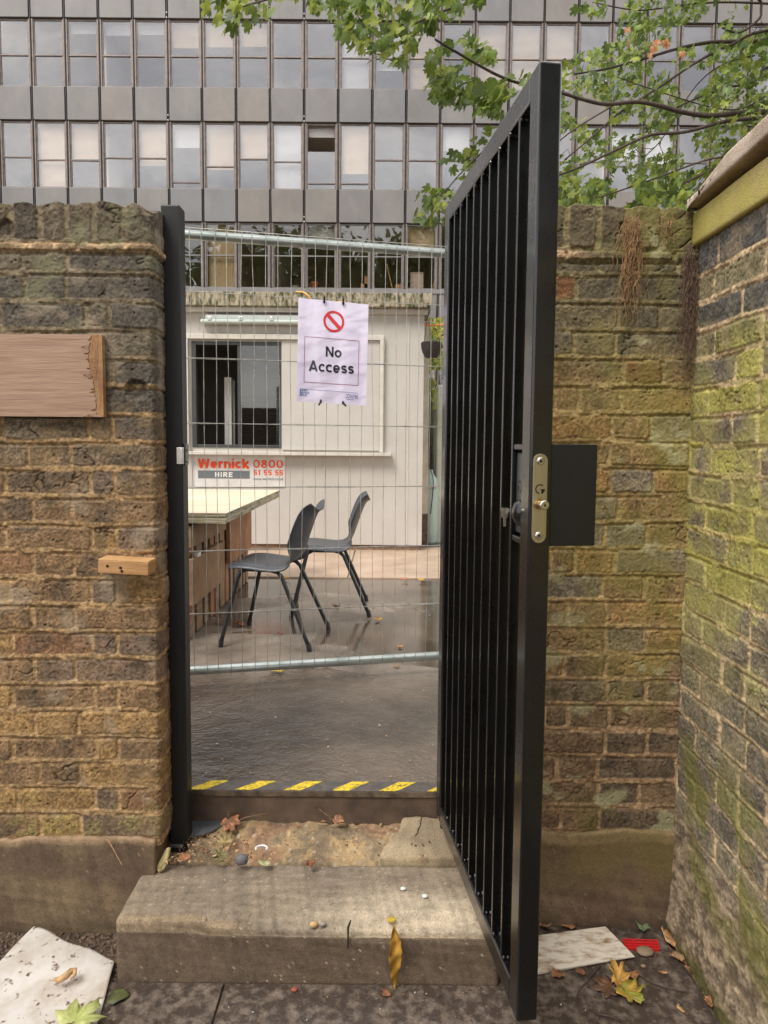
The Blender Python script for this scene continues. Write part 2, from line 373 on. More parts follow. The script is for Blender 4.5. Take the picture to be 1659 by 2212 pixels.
def brick_sheet(name, s, z, posfn, rows, seed, pal, mortar, m, parent, jz=.0078, jx=.0060, rough=1., rub=None, tint=None, proud=.0012, holes=(), gain=(1.14, 1.12, 1.10)):
    rng = np.random.default_rng(seed)
    S, Z = np.meshgrid(s, z, indexing='ij')
    W = fbm(S*5+9, Z*5, seed+1, 3)-.5; W2 = fbm(S*5-4, Z*5+31, seed+2, 3)-.5; e1 = fbm(S*60, Z*60, seed+3, 3)-.5; e2 = fbm(S*140, Z*140, seed+4, 2)-.5
    Sw = S+W*.009+e1*.002; Zw = Z+W2*.011+e1*.002
    h = np.full(S.shape, -.003); col = np.zeros(S.shape+(3,)); col[:] = mortar(S, Z)
    mn = fbm(S*110, Z*110, seed+5, 3); col *= (.58+.84*ctr(mn, 2.))[..., None]
    mlow = fbm(S*8, Z*14, seed+6, 3); col *= (.8+.4*mlow)[..., None]
    h += (fbm(S*200, Z*200, seed+7, 3)-.5)*.0042+(mlow-.5)*.004
    f1 = fbm(S*28, Z*34, seed+8, 5); f2 = fbm(S*190, Z*190, seed+9, 3); fl = fbm(S*10, Z*10, seed+10, 4)
    wd, wi = worley(S*52+e1*.8, Z*60, seed+11)
    for ri, (z0, z1, joints, kind) in enumerate(rows):
        rm = (Zw >= z0) & (Zw < z1)
        if not rm.any(): continue
        J = np.array(joints); idx = np.clip(np.searchsorted(J, Sw)-1, 0, len(J)-2)
        l = J[idx]; r = J[idx+1]; nb = len(J)
        T = rng.random((nb, 12)); t = T[idx]
        cx = (l+r)/2; cz = (z0+z1)/2
        jxx = jx*(1.6 if kind == 'soldier' else 1); jzz = .0045 if kind == 'tile' else jz
        hx = (r-l)/2-jxx-(t[..., 8]-.5)*.003; hz = (z1-z0)/2-jzz-(t[..., 9]-.5)*.003
        rad = .008 if kind != 'tile' else .003
        px = np.abs(Sw-cx)-hx+rad; pz = np.abs(Zw-cz)-hz+rad
        sd_ = np.hypot(np.maximum(px, 0), np.maximum(pz, 0))+np.minimum(np.maximum(px, pz), 0)-rad
        sd_ = sd_+e1*.006*rough+e2*.003*rough
        tt = sst(.0012, -.0014, sd_)
        edge = sst(-.014, 0, sd_)
        # creased clay: ridged noise turned to each brick's own direction
        an = (t[..., 0]-.5)*2.4; ca, sa = np.cos(an), np.sin(an)
        u = (Sw-cx)*ca+(Zw-cz)*sa; v = -(Sw-cx)*sa+(Zw-cz)*ca
        rg = 1-np.abs(fbm(u*14+t[..., 1]*90, v*48+t[..., 2]*50+f1*1.6, seed+12, 3)*2-1)
        crease = sst(.86, .99, rg)*(t[..., 3] > .35)*sst(.35, .6, f1)
        cr2 = 1-np.abs(fbm(Sw*9+t[..., 4]*40, Zw*13+t[..., 5]*70, seed+13, 4)*2-1)
        crack = sst(.975, .997, cr2)*(t[..., 6] > .72)*sst(.38, .55, fl)
        pit = sst(.26, .08, wd)*(wi > .90)
        off = (t[..., 7]-.5)*.006+(t[..., 10]-.5)*.03*(Sw-cx)+(t[..., 11]-.5)*.08*(Zw-cz)
        hb = off*.8+.0010+(f1-.5)*.0036+(f2-.5)*.0038-crease*.0006-crack*.005-pit*.004
        if kind == 'tile': hb = .007+(f1-.5)*.003+(f2-.5)*.0015
        if kind == 'soldier': hb = hb+.002+(f1-.5)*.006-crack*.004
        dz = (Zw-z0)
        hm = h.copy()
        bed = np.minimum(np.abs(Zw-z0), np.abs(z1-Zw))
        hm = hm+np.where(bed < jzz*1.25, proud+.0026, 0)
        groove = sst(.006, .003, np.abs(z1-jzz-Zw))*.0046*sst(.40, .50, fbm(S*12, Z*3, seed+15+ri, 3))   # undercut joint line
        hh = hm*(1-tt)+hb*tt-groove*(1 if kind != 'tile' else .4)
        h = np.where(rm, hh, h)
        bc = pal(t, Sw, Zw, fl, f1, kind)
        f3 = fbm(S*330, Z*330, seed+19, 2); bc = bc*(.70+.60*ctr(f1, 1.8))[..., None]*(.62+.76*ctr(f2, 2.2))[..., None]*(.80+.40*ctr(f3, 1.6))[..., None]
        smear = sst(.52, .72, fbm(S*15, Z*24, seed+14, 5))*.32          # mortar smeared on the face
        bc = bc*(1-smear[..., None])+mortar(S, Z)*.85*smear[..., None]
        bc = bc*(1-.40*np.clip(crease*.3+crack+pit*.7, 0, 1))[..., None]
        cc = col*(1-tt[..., None])+bc*tt[..., None]
        col = np.where(rm[..., None], cc, col)
    for (hs, hz_, ra, dp) in holes:
        d = np.hypot((S-hs), (Z-hz_)*1.15)+e1*.02; k = sst(ra, ra*.55, d); h = h-k*dp; col = col*(1-.35*k[..., None])
    if rub is not None:
        k, hr, cr_ = rub(S, Z); h = h*(1-k)+hr*k; col = col*(1-k[..., None])+cr_*k[..., None]
    if tint is not None: col = tint(S, Z, col, h)
    col = col*np.array(gain)
    P = posfn(S, Z, h)
    me = raw_mesh(name, P, grid_faces(len(s), len(z)), np.clip(col, .004, .95))
    return link(name, me, m, parent)

m_brick = mat('weathered_brick', (1, 1, 1), rough=.88, attr=True, scale=300, vary=.30, bump=.8, bscale=380, bdist=.002, spec=.3)
def lerp3(a, b, t): return np.array(a)*(1-t[..., None])+np.array(b)*t[..., None]

# --- left wall ---
SC = .76; XC = -.638; YL = 1.905          # s of the corner, x of the corner, front plane
X0L = XC-SC
def pos_left(S, Z, h, ztop=2.078):
    r = .016; q = r*math.pi/2; s2 = S
    a = np.clip((s2-(SC-q/2))/q, 0, 1)*math.pi/2
    x = np.where(s2 < SC-q/2, X0L+s2, XC-q/2+q/2*np.sin(a)); y = np.where(s2 < SC-q/2, YL, YL+r-r*np.cos(a))
    y = np.where(s2 > SC+q/2, YL+r+(s2-SC-q/2), y)
    nx = np.sin(a); ny = -np.cos(a)
    topn = (fbm(S*22, S*0+3, 77, 4)-.5)*.026
    over = np.clip(Z-ztop, 0, None); zz = np.minimum(Z, ztop)+np.where(Z > ztop-.05, topn*np.clip((Z-ztop+.05)/.05, 0, 1), 0)
    corner_drop = np.where(Z > ztop-.06, np.clip(1-np.abs(S-SC)/.06, 0, 1)*.02*np.clip((Z-ztop+.06)/.06, 0, 1), 0)
    zz = zz-corner_drop
    inset = over+np.where(over > 0, .004, 0)
    x = x+nx*(h-inset); y = y+ny*(h-inset); x = x-.03*sst(SC+.16, SC+.235, S)
    return np.stack([x, y, zz], -1)
rng = np.random.default_rng(5); rows = []
zk = [.2822+.0766*k for k in range(22)]
for k in range(21):
    rows.append((zk[k], zk[k+1], flemish(0, 1.1, SC, k % 2 == 0, wrap=True, rng=rng), 'brick'))
rows.append((zk[21], 1.947, flemish(0, 1.1, SC, True, wrap=True, rng=rng), 'brick')) if zk[21] < 1.93 else None
rows.append((1.947, 1.972, [-.3, .03, .30, .56, 1.2, 1.5], 'tile'))
js = [SC+.10]; x = SC-.075
while x > -.2: js.append(x); x -= .08+rng.uniform(-.006, .006)
js += [SC+.2, SC+.3, SC+.4]
rows.append((1.972, 2.10, sorted(js), 'soldier'))
def mort_left(S, Z):
    k = sst(1.45, 1.75, Z); k2 = fbm(S*3, Z*3, 91, 3)
    c = lerp3(C(150, 124, 90), C(110, 99, 80), k); c = c*(.8+.4*k2)[..., None]
    tk = sst(1.944, 1.95, Z)*sst(1.976, 1.970, Z); return c*(1-tk[..., None])+np.array(C(140, 116, 88))*tk[..., None]
def pal_left(t, S, Z, fl, f1, kind):
    up = sst(1.15, 1.6, Z+(fl-.5)*.3)
    a = np.where((t[..., 1] < .35)[..., None], np.array(C(142, 114, 76)), np.where((t[..., 1] < .7)[..., None], np.array(C(124, 100, 74)), np.array(C(110, 92, 76))))
    a = np.where((t[..., 1] > .93)[..., None], np.array(C(122, 92, 68)), a)
    b = np.where((t[..., 2] < .5)[..., None], np.array(C(98, 90, 76)), np.array(C(84, 78, 70)))
    c = a*(1-up[..., None])+b*up[..., None]
    g = sst(.55, .7, fl)[..., None]; c = c*(1-g*.6)+np.array(C(98, 86, 74))*g*.4
    lowg = (sst(.50, .30, Z)*sst(.4, .6, f1))[..., None]*.5; c = c*(1-lowg)+np.array(C(112, 108, 58))*lowg
    if kind == 'soldier': c = lerp3(C(74, 67, 58), C(98, 88, 72), t[..., 3])
    if kind == 'tile': c = lerp3(C(132, 112, 86), C(176, 150, 118), sst(.5, .7, f1))
    return c
def tint_left(S, Z, col, h):
    # grey-green lichen bloom on upper rows, pale dust; dirt smudge below the board
    k = sst(.56, .72, fbm(S*9+3, Z*12, 41, 4))*sst(1.5, 1.8, Z)*.45
    col = col*(1-k[..., None])+np.array(C(128, 128, 98))*k[..., None]
    k = sst(.60, .74, fbm(S*11+3, Z*11, 43, 4))*.5
    col = col*(1-k[..., None])+np.array(C(150, 136, 118))*k[..., None]
    return col
wl = thing('brick_wall', 'old brown stock brick wall left of the doorway with a brick-on-edge top', 'wall', (XC-.3, YL+.15, 0))
sL = np.concatenate([np.arange(0, .28, .006), np.arange(.28, SC-.02, .0026), np.arange(SC-.02, SC+.17, .0022), np.arange(SC+.17, SC+.235, .006)])
zL = np.concatenate([np.arange(.26, 2.078, .0026), [2.079, 2.082, 2.086, 2.09, 2.1, 2.13, 2.2, 2.3, 2.39]])
brick_sheet('brickwork', sL, zL, pos_left, rows, 101, pal_left, mort_left, m_brick, wl, tint=tint_left, holes=((SC-.05, 1.575, .036, .014), (SC-.40, 2.01, .03, .010)))
MB().box(-3.2, YL+.02, .0, X0L+.02, YL+.22, 2.05).box(X0L, YL+.02, 0, XC-.03, YL+.22, 2.03).build('wall_core', mat('core', C(96, 84, 66), C(120, 100, 72), scale=20, rough=.9), wl)
m_plinth = mat('brown_render', (1, 1, 1), rough=.8, attr=True, scale=200, vary=.30, bump=.8, bscale=300, bdist=.003, spec=.35)
def plinth_col(W):
    n = n3(W, 9, 3); n2 = n3(W, 60, 5); z = W[:, 2]
    c = np.array(C(98, 80, 64))*(1-sst(.4, .65, n)[:, None])+np.array(C(120, 102, 78))*sst(.4, .65, n)[:, None]
    k = sst(.262, .275, z+(n-.5)*.03)[:, None]*.8; c = c*(1-k)+np.array(C(158, 132, 104))*k
    k = (sst(.07, .0, z))[:, None]*.4; c = c*(1-k)+np.array(C(70, 58, 44))*k
    c = c*(.66+.68*ctr(n2, 2.2))[:, None]; s1 = speck(W, 130, 5, .97, 2)[:, None]*.45; c = c*(1-s1)+np.array(C(170, 150, 124))*s1
    s2 = speck(W, 140, 6, .88, 2)[:, None]*.6; return c*(1-s2)+np.array(C(60, 48, 40))*s2
def plinth_col_r(W):
    c = plinth_col(W); n = n3(W, 7, 13); k = (sst(.08, .22, W[:, 2])*sst(.35, .6, n))[:, None]*.6
    return c*(1-k)+np.array(C(118, 104, 58))*k
def pl_fn(W2, Nn, W):
    W2 = W2.copy(); t = (W[:, 2] > .2)*(fbm(W[:, 0]*14, W[:, 0]*0, 19, 4)-.5)*.035; W2[:, 2] += t*np.clip((W[:, 2]-.2)/.08, 0, 1); return W2
rbox('plinth', -1.45, 1.893, -.02, -.652, 2.2, .285, m_plinth, wl, r=.006, res=.006, amp=.0013, sc=70, big=.003, colfn=plinth_col, fn=pl_fn)

# --- right wall ---
YR = 1.935; XR0 = .25; XRC = .862
def pos_right(S, Z, h, ztop=2.092):
    x = XR0+S; y = np.full(S.shape, YR)
    topn = (fbm(S*22, S*0+8, 78, 4)-.5)*.02-.012*sst(.3, .65, S)
    over = np.clip(Z-ztop, 0, None); zz = np.minimum(Z, ztop)+topn*np.clip((Z-ztop+.05)/.05, 0, 1)
    return np.stack([x, y-h+over+np.where(over > 0, .004, 0), zz], -1)
rng = np.random.default_rng(8); rows = []
zr = [.300+.0766*k for k in range(22)]
for k in range(21): rows.append((zr[k], zr[k+1], flemish(-.2, .8, .40, k % 2 == 1, phase=rng.uniform(-.02, .02), rng=rng), 'brick'))
rows.append((zr[21], 1.956, [-.3, .12, .34, .56, .9], 'brick')) if zr[21] < 1.93 else None
rows[-1] = (rows[-1][0], 1.945, rows[-1][2], 'brick')
rows.append((1.945, 1.972, [-.3, .25, .55, .9], 'tile'))
js = []; x = -.2
while x < .9: js.append(x); x += .088+rng.uniform(-.01, .01)
rows.append((1.972, 2.11, js, 'soldier'))
def mort_right(S, Z):
    k = sst(1.5, 1.85, Z); k2 = fbm(S*3, Z*3, 92, 3); kk = sst(.6, 1.1, Z)*.6
    c = lerp3(C(150, 126, 98), C(152, 136, 92), kk); c = c*(1-k[..., None])+np.array(C(112, 104, 78))*k[..., None]
    c = c*(.8+.4*k2)[..., None]
    tk = sst(1.944, 1.95, Z)*sst(1.976, 1.970, Z)*sst(.30, .2, S); return c*(1-tk[..., None])+np.array(C(160, 136, 112))*tk[..., None]
def pal_right(t, S, Z, fl, f1, kind):
    a = np.where((t[..., 1] < .5)[..., None], np.array(C(106, 88, 68)), np.array(C(92, 80, 66)))       # low
    b = np.where((t[..., 2] < .35)[..., None], np.array(C(140, 114, 76)), np.where((t[..., 2] < .78)[..., None], np.array(C(128, 108, 76)), np.array(C(120, 112, 96))))
    d = np.where((t[..., 3] < .5)[..., None], np.array(C(98, 90, 70)), np.array(C(86, 80, 66)))
    k = sst(.6, .95, Z+(fl-.5)*.3)[..., None]; c = a*(1-k)+b*k
    k = sst(1.45, 1.75, Z+(fl-.5)*.3)[..., None]; c = c*(1-k)+d*k
    c = np.where(((t[..., 4] > .92) & (Z > 1))[..., None], np.array(C(112, 80, 56)), c)
    if kind == 'soldier': c = lerp3(C(82, 74, 60), C(100, 90, 72), t[..., 3])
    if kind == 'tile': c = lerp3(C(96, 88, 66), C(168, 142, 118), sst(.35, .2, S+.0*f1))
    return c
def tint_right(S, Z, col, h):
    g = sst(.36, .68, fbm(S*11+3, Z*8+S*3, 51, 5))*sst(.45, 1.05, Z+(fbm(S*4, Z*4, 54, 3)-.5)*.5)*(.24+.30*sst(.25, .6, S))     # algae
    col = col*(1-g[..., None])+np.array(C(122, 120, 60))*g[..., None]
    g = sst(.5, .7, fbm(S*14+3, Z*10, 52, 4))*sst(.47, .3, Z)*.55
    col = col*(1-g[..., None])+np.array(C(92, 92, 46))*g[..., None]
    k = sst(.66, .76, fbm(S*12+13, Z*15, 53, 5))*.6
    col = col*(1-k[..., None])+np.array(C(158, 158, 124))*k[..., None]
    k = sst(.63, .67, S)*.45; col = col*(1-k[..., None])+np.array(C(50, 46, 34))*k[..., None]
    return col
wr = thing('brick_wall', 'algae-stained brick wall behind the open gate, running into the corner', 'wall', (.5, YR+.15, 0))
sR = np.concatenate([np.arange(0, .12, .005), np.arange(.12, .64, .0026)])
zR = np.concatenate([np.arange(.27, 2.092, .0026), [2.093, 2.095, 2.098, 2.1, 2.13, 2.2, 2.3, 2.39]])
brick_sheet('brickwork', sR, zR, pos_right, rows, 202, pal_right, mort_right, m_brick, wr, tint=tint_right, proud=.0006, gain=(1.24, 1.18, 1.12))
MB().box(XR0, YR+.012, 0, 1.2, YR+.33, 2.06).build('wall_core', MATS['core'], wr)
rbox('plinth', .262, 1.923, -.02, .875, 2.2, .305, m_plinth, wr, r=.006, res=.006, amp=.0014, sc=70, big=.003, colfn=plinth_col_r, fn=pl_fn)

# --- return wall, coming forward on the right ---
YT = 1.95
def pos_ret(S, Z, h, ztop=1.96):
    h = h+.012*sst(.16, -.02, Z)+.006*sst(.55, .1, Z)
    x = XRC-h; y = YT-S
    return np.stack([x, y, Z], -1)
rng = np.random.default_rng(9); rows = []
zt = [1.897-.0768*k for k in range(26)][::-1]
for k in range(25): rows.append((zt[k], zt[k+1], flemish(-.1, 2., .02, k % 2 == 0, phase=rng.uniform(-.015, .015), rng=rng), 'brick'))
rows.append((1.897, 2.01, flemish(-.1, 2., .02, True, rng=rng), 'brick'))
def mort_ret(S, Z):
    c = lerp3(C(196, 172, 140), C(176, 152, 112), fbm(S*4, Z*4, 93, 3)); k = sst(.40, .72, fbm(S*3+5, Z*6, 94, 3))*sst(.9, 1.2, Z)*sst(1.72, 1.6, Z)
    return c*(1-k[..., None])+np.array(C(180, 168, 84))*k[..., None]
def pal_ret(t, S, Z, fl, f1, kind):
    c = np.where((t[..., 1] < .5)[..., None], np.array(C(116, 106, 90)), np.array(C(132, 122, 100)))
    up = sst(1.60, 1.72, Z+(fl-.5)*.2)[..., None]
    d = np.where((t[..., 2] < .6)[..., None], np.array(C(92, 88, 82)), np.array(C(128, 118, 90)))
    c = c*(1-up)+d*up; g = sst(.25, .75, t[..., 5]+(f1-.5)*1.2)*sst(.80, 1.05, Z)*sst(1.84, 1.60, Z)*.8
    return c*(1-g[..., None])+lerp3(C(150, 144, 66), C(176, 168, 84), sst(.4, .6, fl))*g[..., None]
def tint_ret(S, Z, col, h):
    n = .5*fbm(S*13+3, Z*4, 61, 5)+.5*fbm(S*8, Z*10, 66, 5)
    g = sst(.38, .54, n)*sst(.72, 1.05, Z+(n-.5)*.4)*sst(1.84, 1.55, Z+(n-.5)*.4)*.5
    mo = lerp3(C(162, 156, 80), C(192, 184, 110), fbm(S*40, Z*40, 62, 3))
    col = col*(1-g[..., None])+mo*(.72+.5*fbm(S*120, Z*120, 63, 3))[..., None]*g[..., None]
    g = sst(.56, .66, fbm(S*6+8, Z*6+S*5, 64, 5))*sst(.75, .5, Z)*sst(.12, .3, Z)*.7
    col = col*(1-g[..., None])+np.array(C(118, 116, 52))*g[..., None]
    g = sst(.07, .02, Z+(n-.5)*.1)*.8; col = col*(1-g[..., None])+np.array(C(86, 82, 38))*g[..., None]
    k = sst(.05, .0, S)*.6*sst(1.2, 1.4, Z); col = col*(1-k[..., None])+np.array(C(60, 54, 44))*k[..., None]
    return col
def rub_ret(S, Z):
    n = fbm(S*5, Z*5, 71, 4); edge = .30+.22*sst(.75, .15, S)*0+(.42-.55*S)*.35+(n-.5)*.35
    k = sst(edge+.05, edge-.05, Z)
    n2 = fbm(S*26+Z*12, Z*38-S*22, 72, 5); n3_ = fbm(S*150, Z*150, 73, 3)
    hr = -.001+(n2-.5)*.016+(n3_-.5)*.004
    c = lerp3(C(106, 92, 74), C(172, 152, 126), sst(.35, .65, n2*.7+n3_*.3)); return k*.85, hr, c*(.8+.4*n3_)[..., None]
wt = thing('brick_wall', 'yellow-green mossy side wall coming forward at the right, under a sloping stone coping', 'wall', (XRC+.15, 1.2, 0))
sT = np.concatenate([np.arange(0, .55, .0028), np.arange(.55, 2.2, .009)])
zT = np.concatenate([np.arange(-.02, 1.992, .0028)])
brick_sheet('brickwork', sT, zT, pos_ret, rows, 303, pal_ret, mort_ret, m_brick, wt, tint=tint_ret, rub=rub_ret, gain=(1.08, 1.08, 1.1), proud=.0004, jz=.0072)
MB().box(XRC+.012, -.4, 0, XRC+.34, 2.25, 2.0).build('wall_core', MATS['core'], wt)
def band_col(W):
    n = n3(W, 8, 31); n2 = n3(W, 45, 32); y = W[:, 1]
    c = np.array(C(182, 160, 118))*(1-sst(.38, .6, n)[:, None])+np.array(C(182, 168, 92))*sst(.38, .6, n)[:, None]
    k = sst(1.84, 1.94, y)[:, None]*.4; c = c*(1-k)+np.array(C(150, 142, 60))*k
    return c*(.75+.5*n2)[:, None]
def band_fn(W2, Nn, W):
    W2 = W2.copy(); W2[:, 2] += (W[:, 2]-1.94)*.12*np.clip(1.9-W[:, 1], 0, 1.2); return W2
rbox('render_band', XRC-.017, -.2, 1.982, XRC+.2, 1.955, 2.075, m_plinth, wt, r=.008, res=.007, amp=.0012, sc=60, big=.003, colfn=band_col, fn=band_fn)
def cop_col(W):
    n = n3(W, 14, 35); n2 = n3(W, 90, 36)
    c = np.array(C(168, 150, 132))*(1-sst(.4, .6, n)[:, None])+np.array(C(194, 176, 158))*sst(.4, .6, n)[:, None]; return c*(.75+.5*n2)[:, None]
def cop_fn(W2, Nn, W):
    W2 = W2.copy(); t = np.clip((1.93-W[:, 1])/.22, 0, 1); top = W[:, 2] > 2.105
    W2[:, 2] -= np.where(top, (1-t)*.035, 0); W2[:, 2] += .055*np.clip(1.93-W[:, 1], 0, 1.6); W2[:, 0] += np.where(W[:, 0] < XRC, (1-t)*.0, 0); return W2
rbox('coping', XRC-.042, -.2, 2.082, XRC+.34, 1.925, 2.13, m_plinth, wt, r=.006, res=.007, amp=.0018, sc=50, big=.004, colfn=cop_col, fn=cop_fn)
# ---------------- step and threshold ----------------
def step_col(W):
    n = .5*n3(W, 5, 41)+.25+.0; n2 = n3(W, 80, 42); n4 = n3(W, 18, 43); x, y, z = W[:, 0], W[:, 1], W[:, 2]
    c = np.array(C(146, 130, 110))*(1-sst(.35, .6, n)[:, None])+np.array(C(122, 110, 96))*sst(.35, .6, n)[:, None]
    # worn pale patch towards the gate side of the tread
    k = (sst(-.35, .05, x+(n4-.5)*.3)*sst(.12, .0, np.abs(y-1.74)-.02+(n-.5)*.1))[:, None]*.85*(z > .12)[:, None]
    c = c*(1-k)+np.array(C(190, 174, 150))*k
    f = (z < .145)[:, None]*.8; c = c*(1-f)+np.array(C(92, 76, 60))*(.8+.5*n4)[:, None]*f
    e = (sst(.142, .15, z)*sst(1.735, 1.72, y)*sst(-.30, -.42, x))[:, None]*.45; c = c*(1-e)+np.array(C(160, 136, 104))*e
    c = c*(.64+.72*ctr(n2, 2.4))[:, None]
    s1 = speck(W, 120, 3, .965, 2)[:, None]*.55; c = c*(1-s1)+np.array(C(206, 194, 172))*s1; s2 = speck(W, 150, 4, .93, 2)[:, None]*.6; c = c*(1-s2)+np.array(C(62, 52, 44))*s2
    return c
def step_fn(W2, Nn, W):
    W2 = W2.copy(); x, y, z = W[:, 0], W[:, 1], W[:, 2]
    n = n3(W, 22, 44); n2 = n3(W, 70, 45)
    br = sst(-.50, -.44, x)*sst(.04, .0, np.abs(y-1.712)-.012*(fbm(x*13, x*0, 46, 4)*3-.6))*sst(.135, .155, z)     # crumbled arris
    W2[:, 2] -= br*(.008+.022*n+.014*(n2-.5)); W2[:, 1] += br*.014*n
    sag = sst(-.55, .0, x)*sst(.12, .18, z)*(.008*sst(1.95, 1.70, y)); W2[:, 2] -= sag
    W2[:, 1] += (y > 1.93)*(fbm(x*11, x*0+4, 47, 4)-.5)*.024*(z > .1)
    return W2
m_step = mat('worn_stone', (1, 1, 1), rough=.85, attr=True, scale=220, vary=.35, bump=.9, bscale=300, bdist=.003, spec=.35)
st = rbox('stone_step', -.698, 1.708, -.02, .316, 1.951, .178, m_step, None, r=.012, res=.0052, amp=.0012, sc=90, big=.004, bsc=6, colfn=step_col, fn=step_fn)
tag(st, 'worn brown stone step in front of the gateway, its front edge crumbling', 'step')
# threshold floor of bedded bricks and grit between step and yard edge
xs = np.arange(-.70, .46, .0045); ys = np.arange(1.955, 2.145, .0045); X, Y = np.meshgrid(xs, ys, indexing='ij')
n = fbm(X*9, Y*14, 81, 5); n2 = fbm(X*90, Y*90, 82, 4); wd, wi = worley(X*70, Y*70, 83); nn = fbm(X*32, Y*32, 84, 4)
Zt = .166+.045*sst(1.955, 2.09, Y)+(n-.5)*.034+(n2-.5)*.006+np.where(wi > .72, np.clip(.35-wd, 0, 1)*.011, 0)+(nn-.5)*.008
Zt = np.where((Y < 1.965), Zt-.02, Zt)
c = lerp3(C(166, 144, 112), C(126, 110, 88), sst(.4, .62, n)); c = c*(1-sst(.5, .62, nn)[..., None]*.6)+np.array(C(176, 148, 106))*sst(.5, .62, nn)[..., None]*.6
rd = sst(.58, .68, fbm(X*6+2, Y*11, 85, 3))[..., None]*.5; c = c*(1-rd)+np.array(C(146, 108, 86))*rd
pk = (wi > .90)[..., None]*sst(.4, .3, wd)[..., None]*.6; c = c*(1-pk)+np.array(C(186, 172, 150))*pk
c = c*(.6+.8*n2)[..., None]
me = raw_mesh('threshold_floor', np.stack([X, Y, Zt], -1), grid_faces(*X.shape), c); o = link('threshold_floor', me, m_step); tag(o, kind='structure')
def slab_fn(W2, Nn, W):
    W2 = W2.copy(); x = W[:, 0]; y = W[:, 1]
    W2[:, 0] += np.where(x < .10, (y-2.03)*.55+(fbm(y*40, y*0, 6, 3)-.5)*.03, 0); W2[:, 2] += (y-2.0)*.25; return W2
sl = rbox('broken_slab', .03, 1.955, .155, .30, 2.11, .215, m_step, None, r=.012, res=.0055, amp=.005, sc=38, big=.016, bsc=11, fn=slab_fn,
          colfn=lambda W: (np.array(C(172, 154, 124))*(1-sst(.4, .6, n3(W, 12, 7))[:, None])+np.array(C(136, 120, 98))*sst(.4, .6, n3(W, 12, 7))[:, None])*(.7+.6*n3(W, 80, 8))[:, None])
tag(sl, 'broken pale stone slab lying behind the step at the foot of the gate', 'stone')
# yard edge board with hazard tape
def rib_mat():
    m = mat('ribbed_board', C(76, 62, 52), C(104, 86, 70), rough=.6, scale=14, contrast=(.35, .65), spec=.4)
    nt = m.node_tree; N = nt.nodes; L = nt.links
    t = [n for n in N if n.type == 'TEX_COORD'][0]; b = N['Principled BSDF']
    wv = [N.new('ShaderNodeTexWave') for _ in (0, 1)]; wv[0].bands_direction = 'X'; wv[1].bands_direction = 'Z'
    for q in wv: q.inputs['Scale'].default_value = 62; L.new(t.outputs['Object'], q.inputs['Vector'])
    a = N.new('ShaderNodeMath'); a.operation = 'MULTIPLY'; L.new(wv[0].outputs['Fac'], a.inputs[0]); L.new(wv[1].outputs['Fac'], a.inputs[1])
    bp = N.new('ShaderNodeBump'); bp.inputs['Distance'].default_value = .002; bp.inputs['Strength'].default_value = .6; L.new(a.outputs[0], bp.inputs['Height']); L.new(bp.outputs[0], b.inputs['Normal'])
    return m
bd = thing('edge_board', 'dark ribbed board facing the raised yard edge below the yellow hazard tape', 'board', (-.2, 2.13, .22))
MB().box(-.645, 2.118, .205, .45, 2.139, .300).build('riser', rib_mat(), bd, bevel=.002)
MB().box(-.645, 2.112, .3005, .45, 2.139, .3215).build('top_edge', mat('edge_strip', C(64, 54, 46), C(112, 96, 78), rough=.5, scale=25), bd, bevel=.003)
tape = thing('hazard_tape', 'worn strip of yellow and black hazard tape along the yard edge', 'tape', (-.2, 2.14, Z_Y))
mt_y = mat('tape_yellow', C(226, 196, 50), C(176, 146, 60), rough=.35, scale=60, contrast=(.5, .7))
mt_k = mat('tape_black', C(74, 72, 72), C(104, 94, 82), rough=.4, scale=40, contrast=(.4, .7))
MB().box(-.645, 2.1125, .3216, .45, 2.174, .3225).build('backing', mt_k, tape)
def chipped(x0, x1):       # a slanted yellow bar with worn-off flakes
    mb = MB(); nU, nV = 26, 12; rr = random.Random(int(x0*999))
    for i in range(nU):
        for j in range(nV):
            u0, u1, v0, v1 = i/nU, (i+1)/nU, j/nV, (j+1)/nV
            if vn(np.array([x0*50+i*.55]), np.array([j*.62]), 3)[0] > .80 or rr.random() < .03: continue
            q = [(x0+(x1-x0)*u+.066*v, 2.1135+.0595*v, .3231) for u, v in ((u0, v0), (u1, v0), (u1, v1), (u0, v1))]
            mb.add(q, [(0, 1, 2, 3)])
    return mb
for i in range(8):
    x = PY(324+(-58+i*245)/2.363, 1702, 2.114).x
    chipped(x, x+.058).build('stripe', mt_y, tape)
# ================= GATEWAY =================
m_blk = mat('black_paint', C(12, 12, 13), C(16, 16, 17), rough=.26, scale=14, bump=.02, bscale=240, spec=.45, rough2=.30, coat=.5)
m_blk2 = mat('black_matte_paint', C(13, 13, 14), C(18, 18, 19), rough=.45, scale=9, bump=.08, bscale=300)
m_steel = mat('brushed_steel', C(196, 188, 172), C(172, 162, 142), rough=.3, metal=1., scale=30, stretch=(1, 1, .05))
m_chrome = mat('bright_steel', C(210, 206, 200), C(180, 176, 170), rough=.22, metal=1., scale=50)
m_brass = mat('brass', C(190, 150, 80), rough=.25, metal=1.)
post = thing('gate_post', 'slim black steel gate post fixed to the end of the left brick wall', 'post', (-.617, 2.03, .18))
MB().box(-.645, 2.0, .178, -.590, 2.056, 2.108).build('post', m_blk2, post, bevel=.005, seg=3)
kp = MB().box(-.6075, 1.9965, 1.368, -.5885, 1.9995, 1.417).box(-.5895, 1.9965, 1.368, -.5865, 2.030, 1.417).build('strike_plate', m_chrome, post, bevel=.0012)
MB().box(-.5898, 2.006, 1.365, -.583, 2.040, 1.428).build('lock_keep', m_blk, post, bevel=.002)
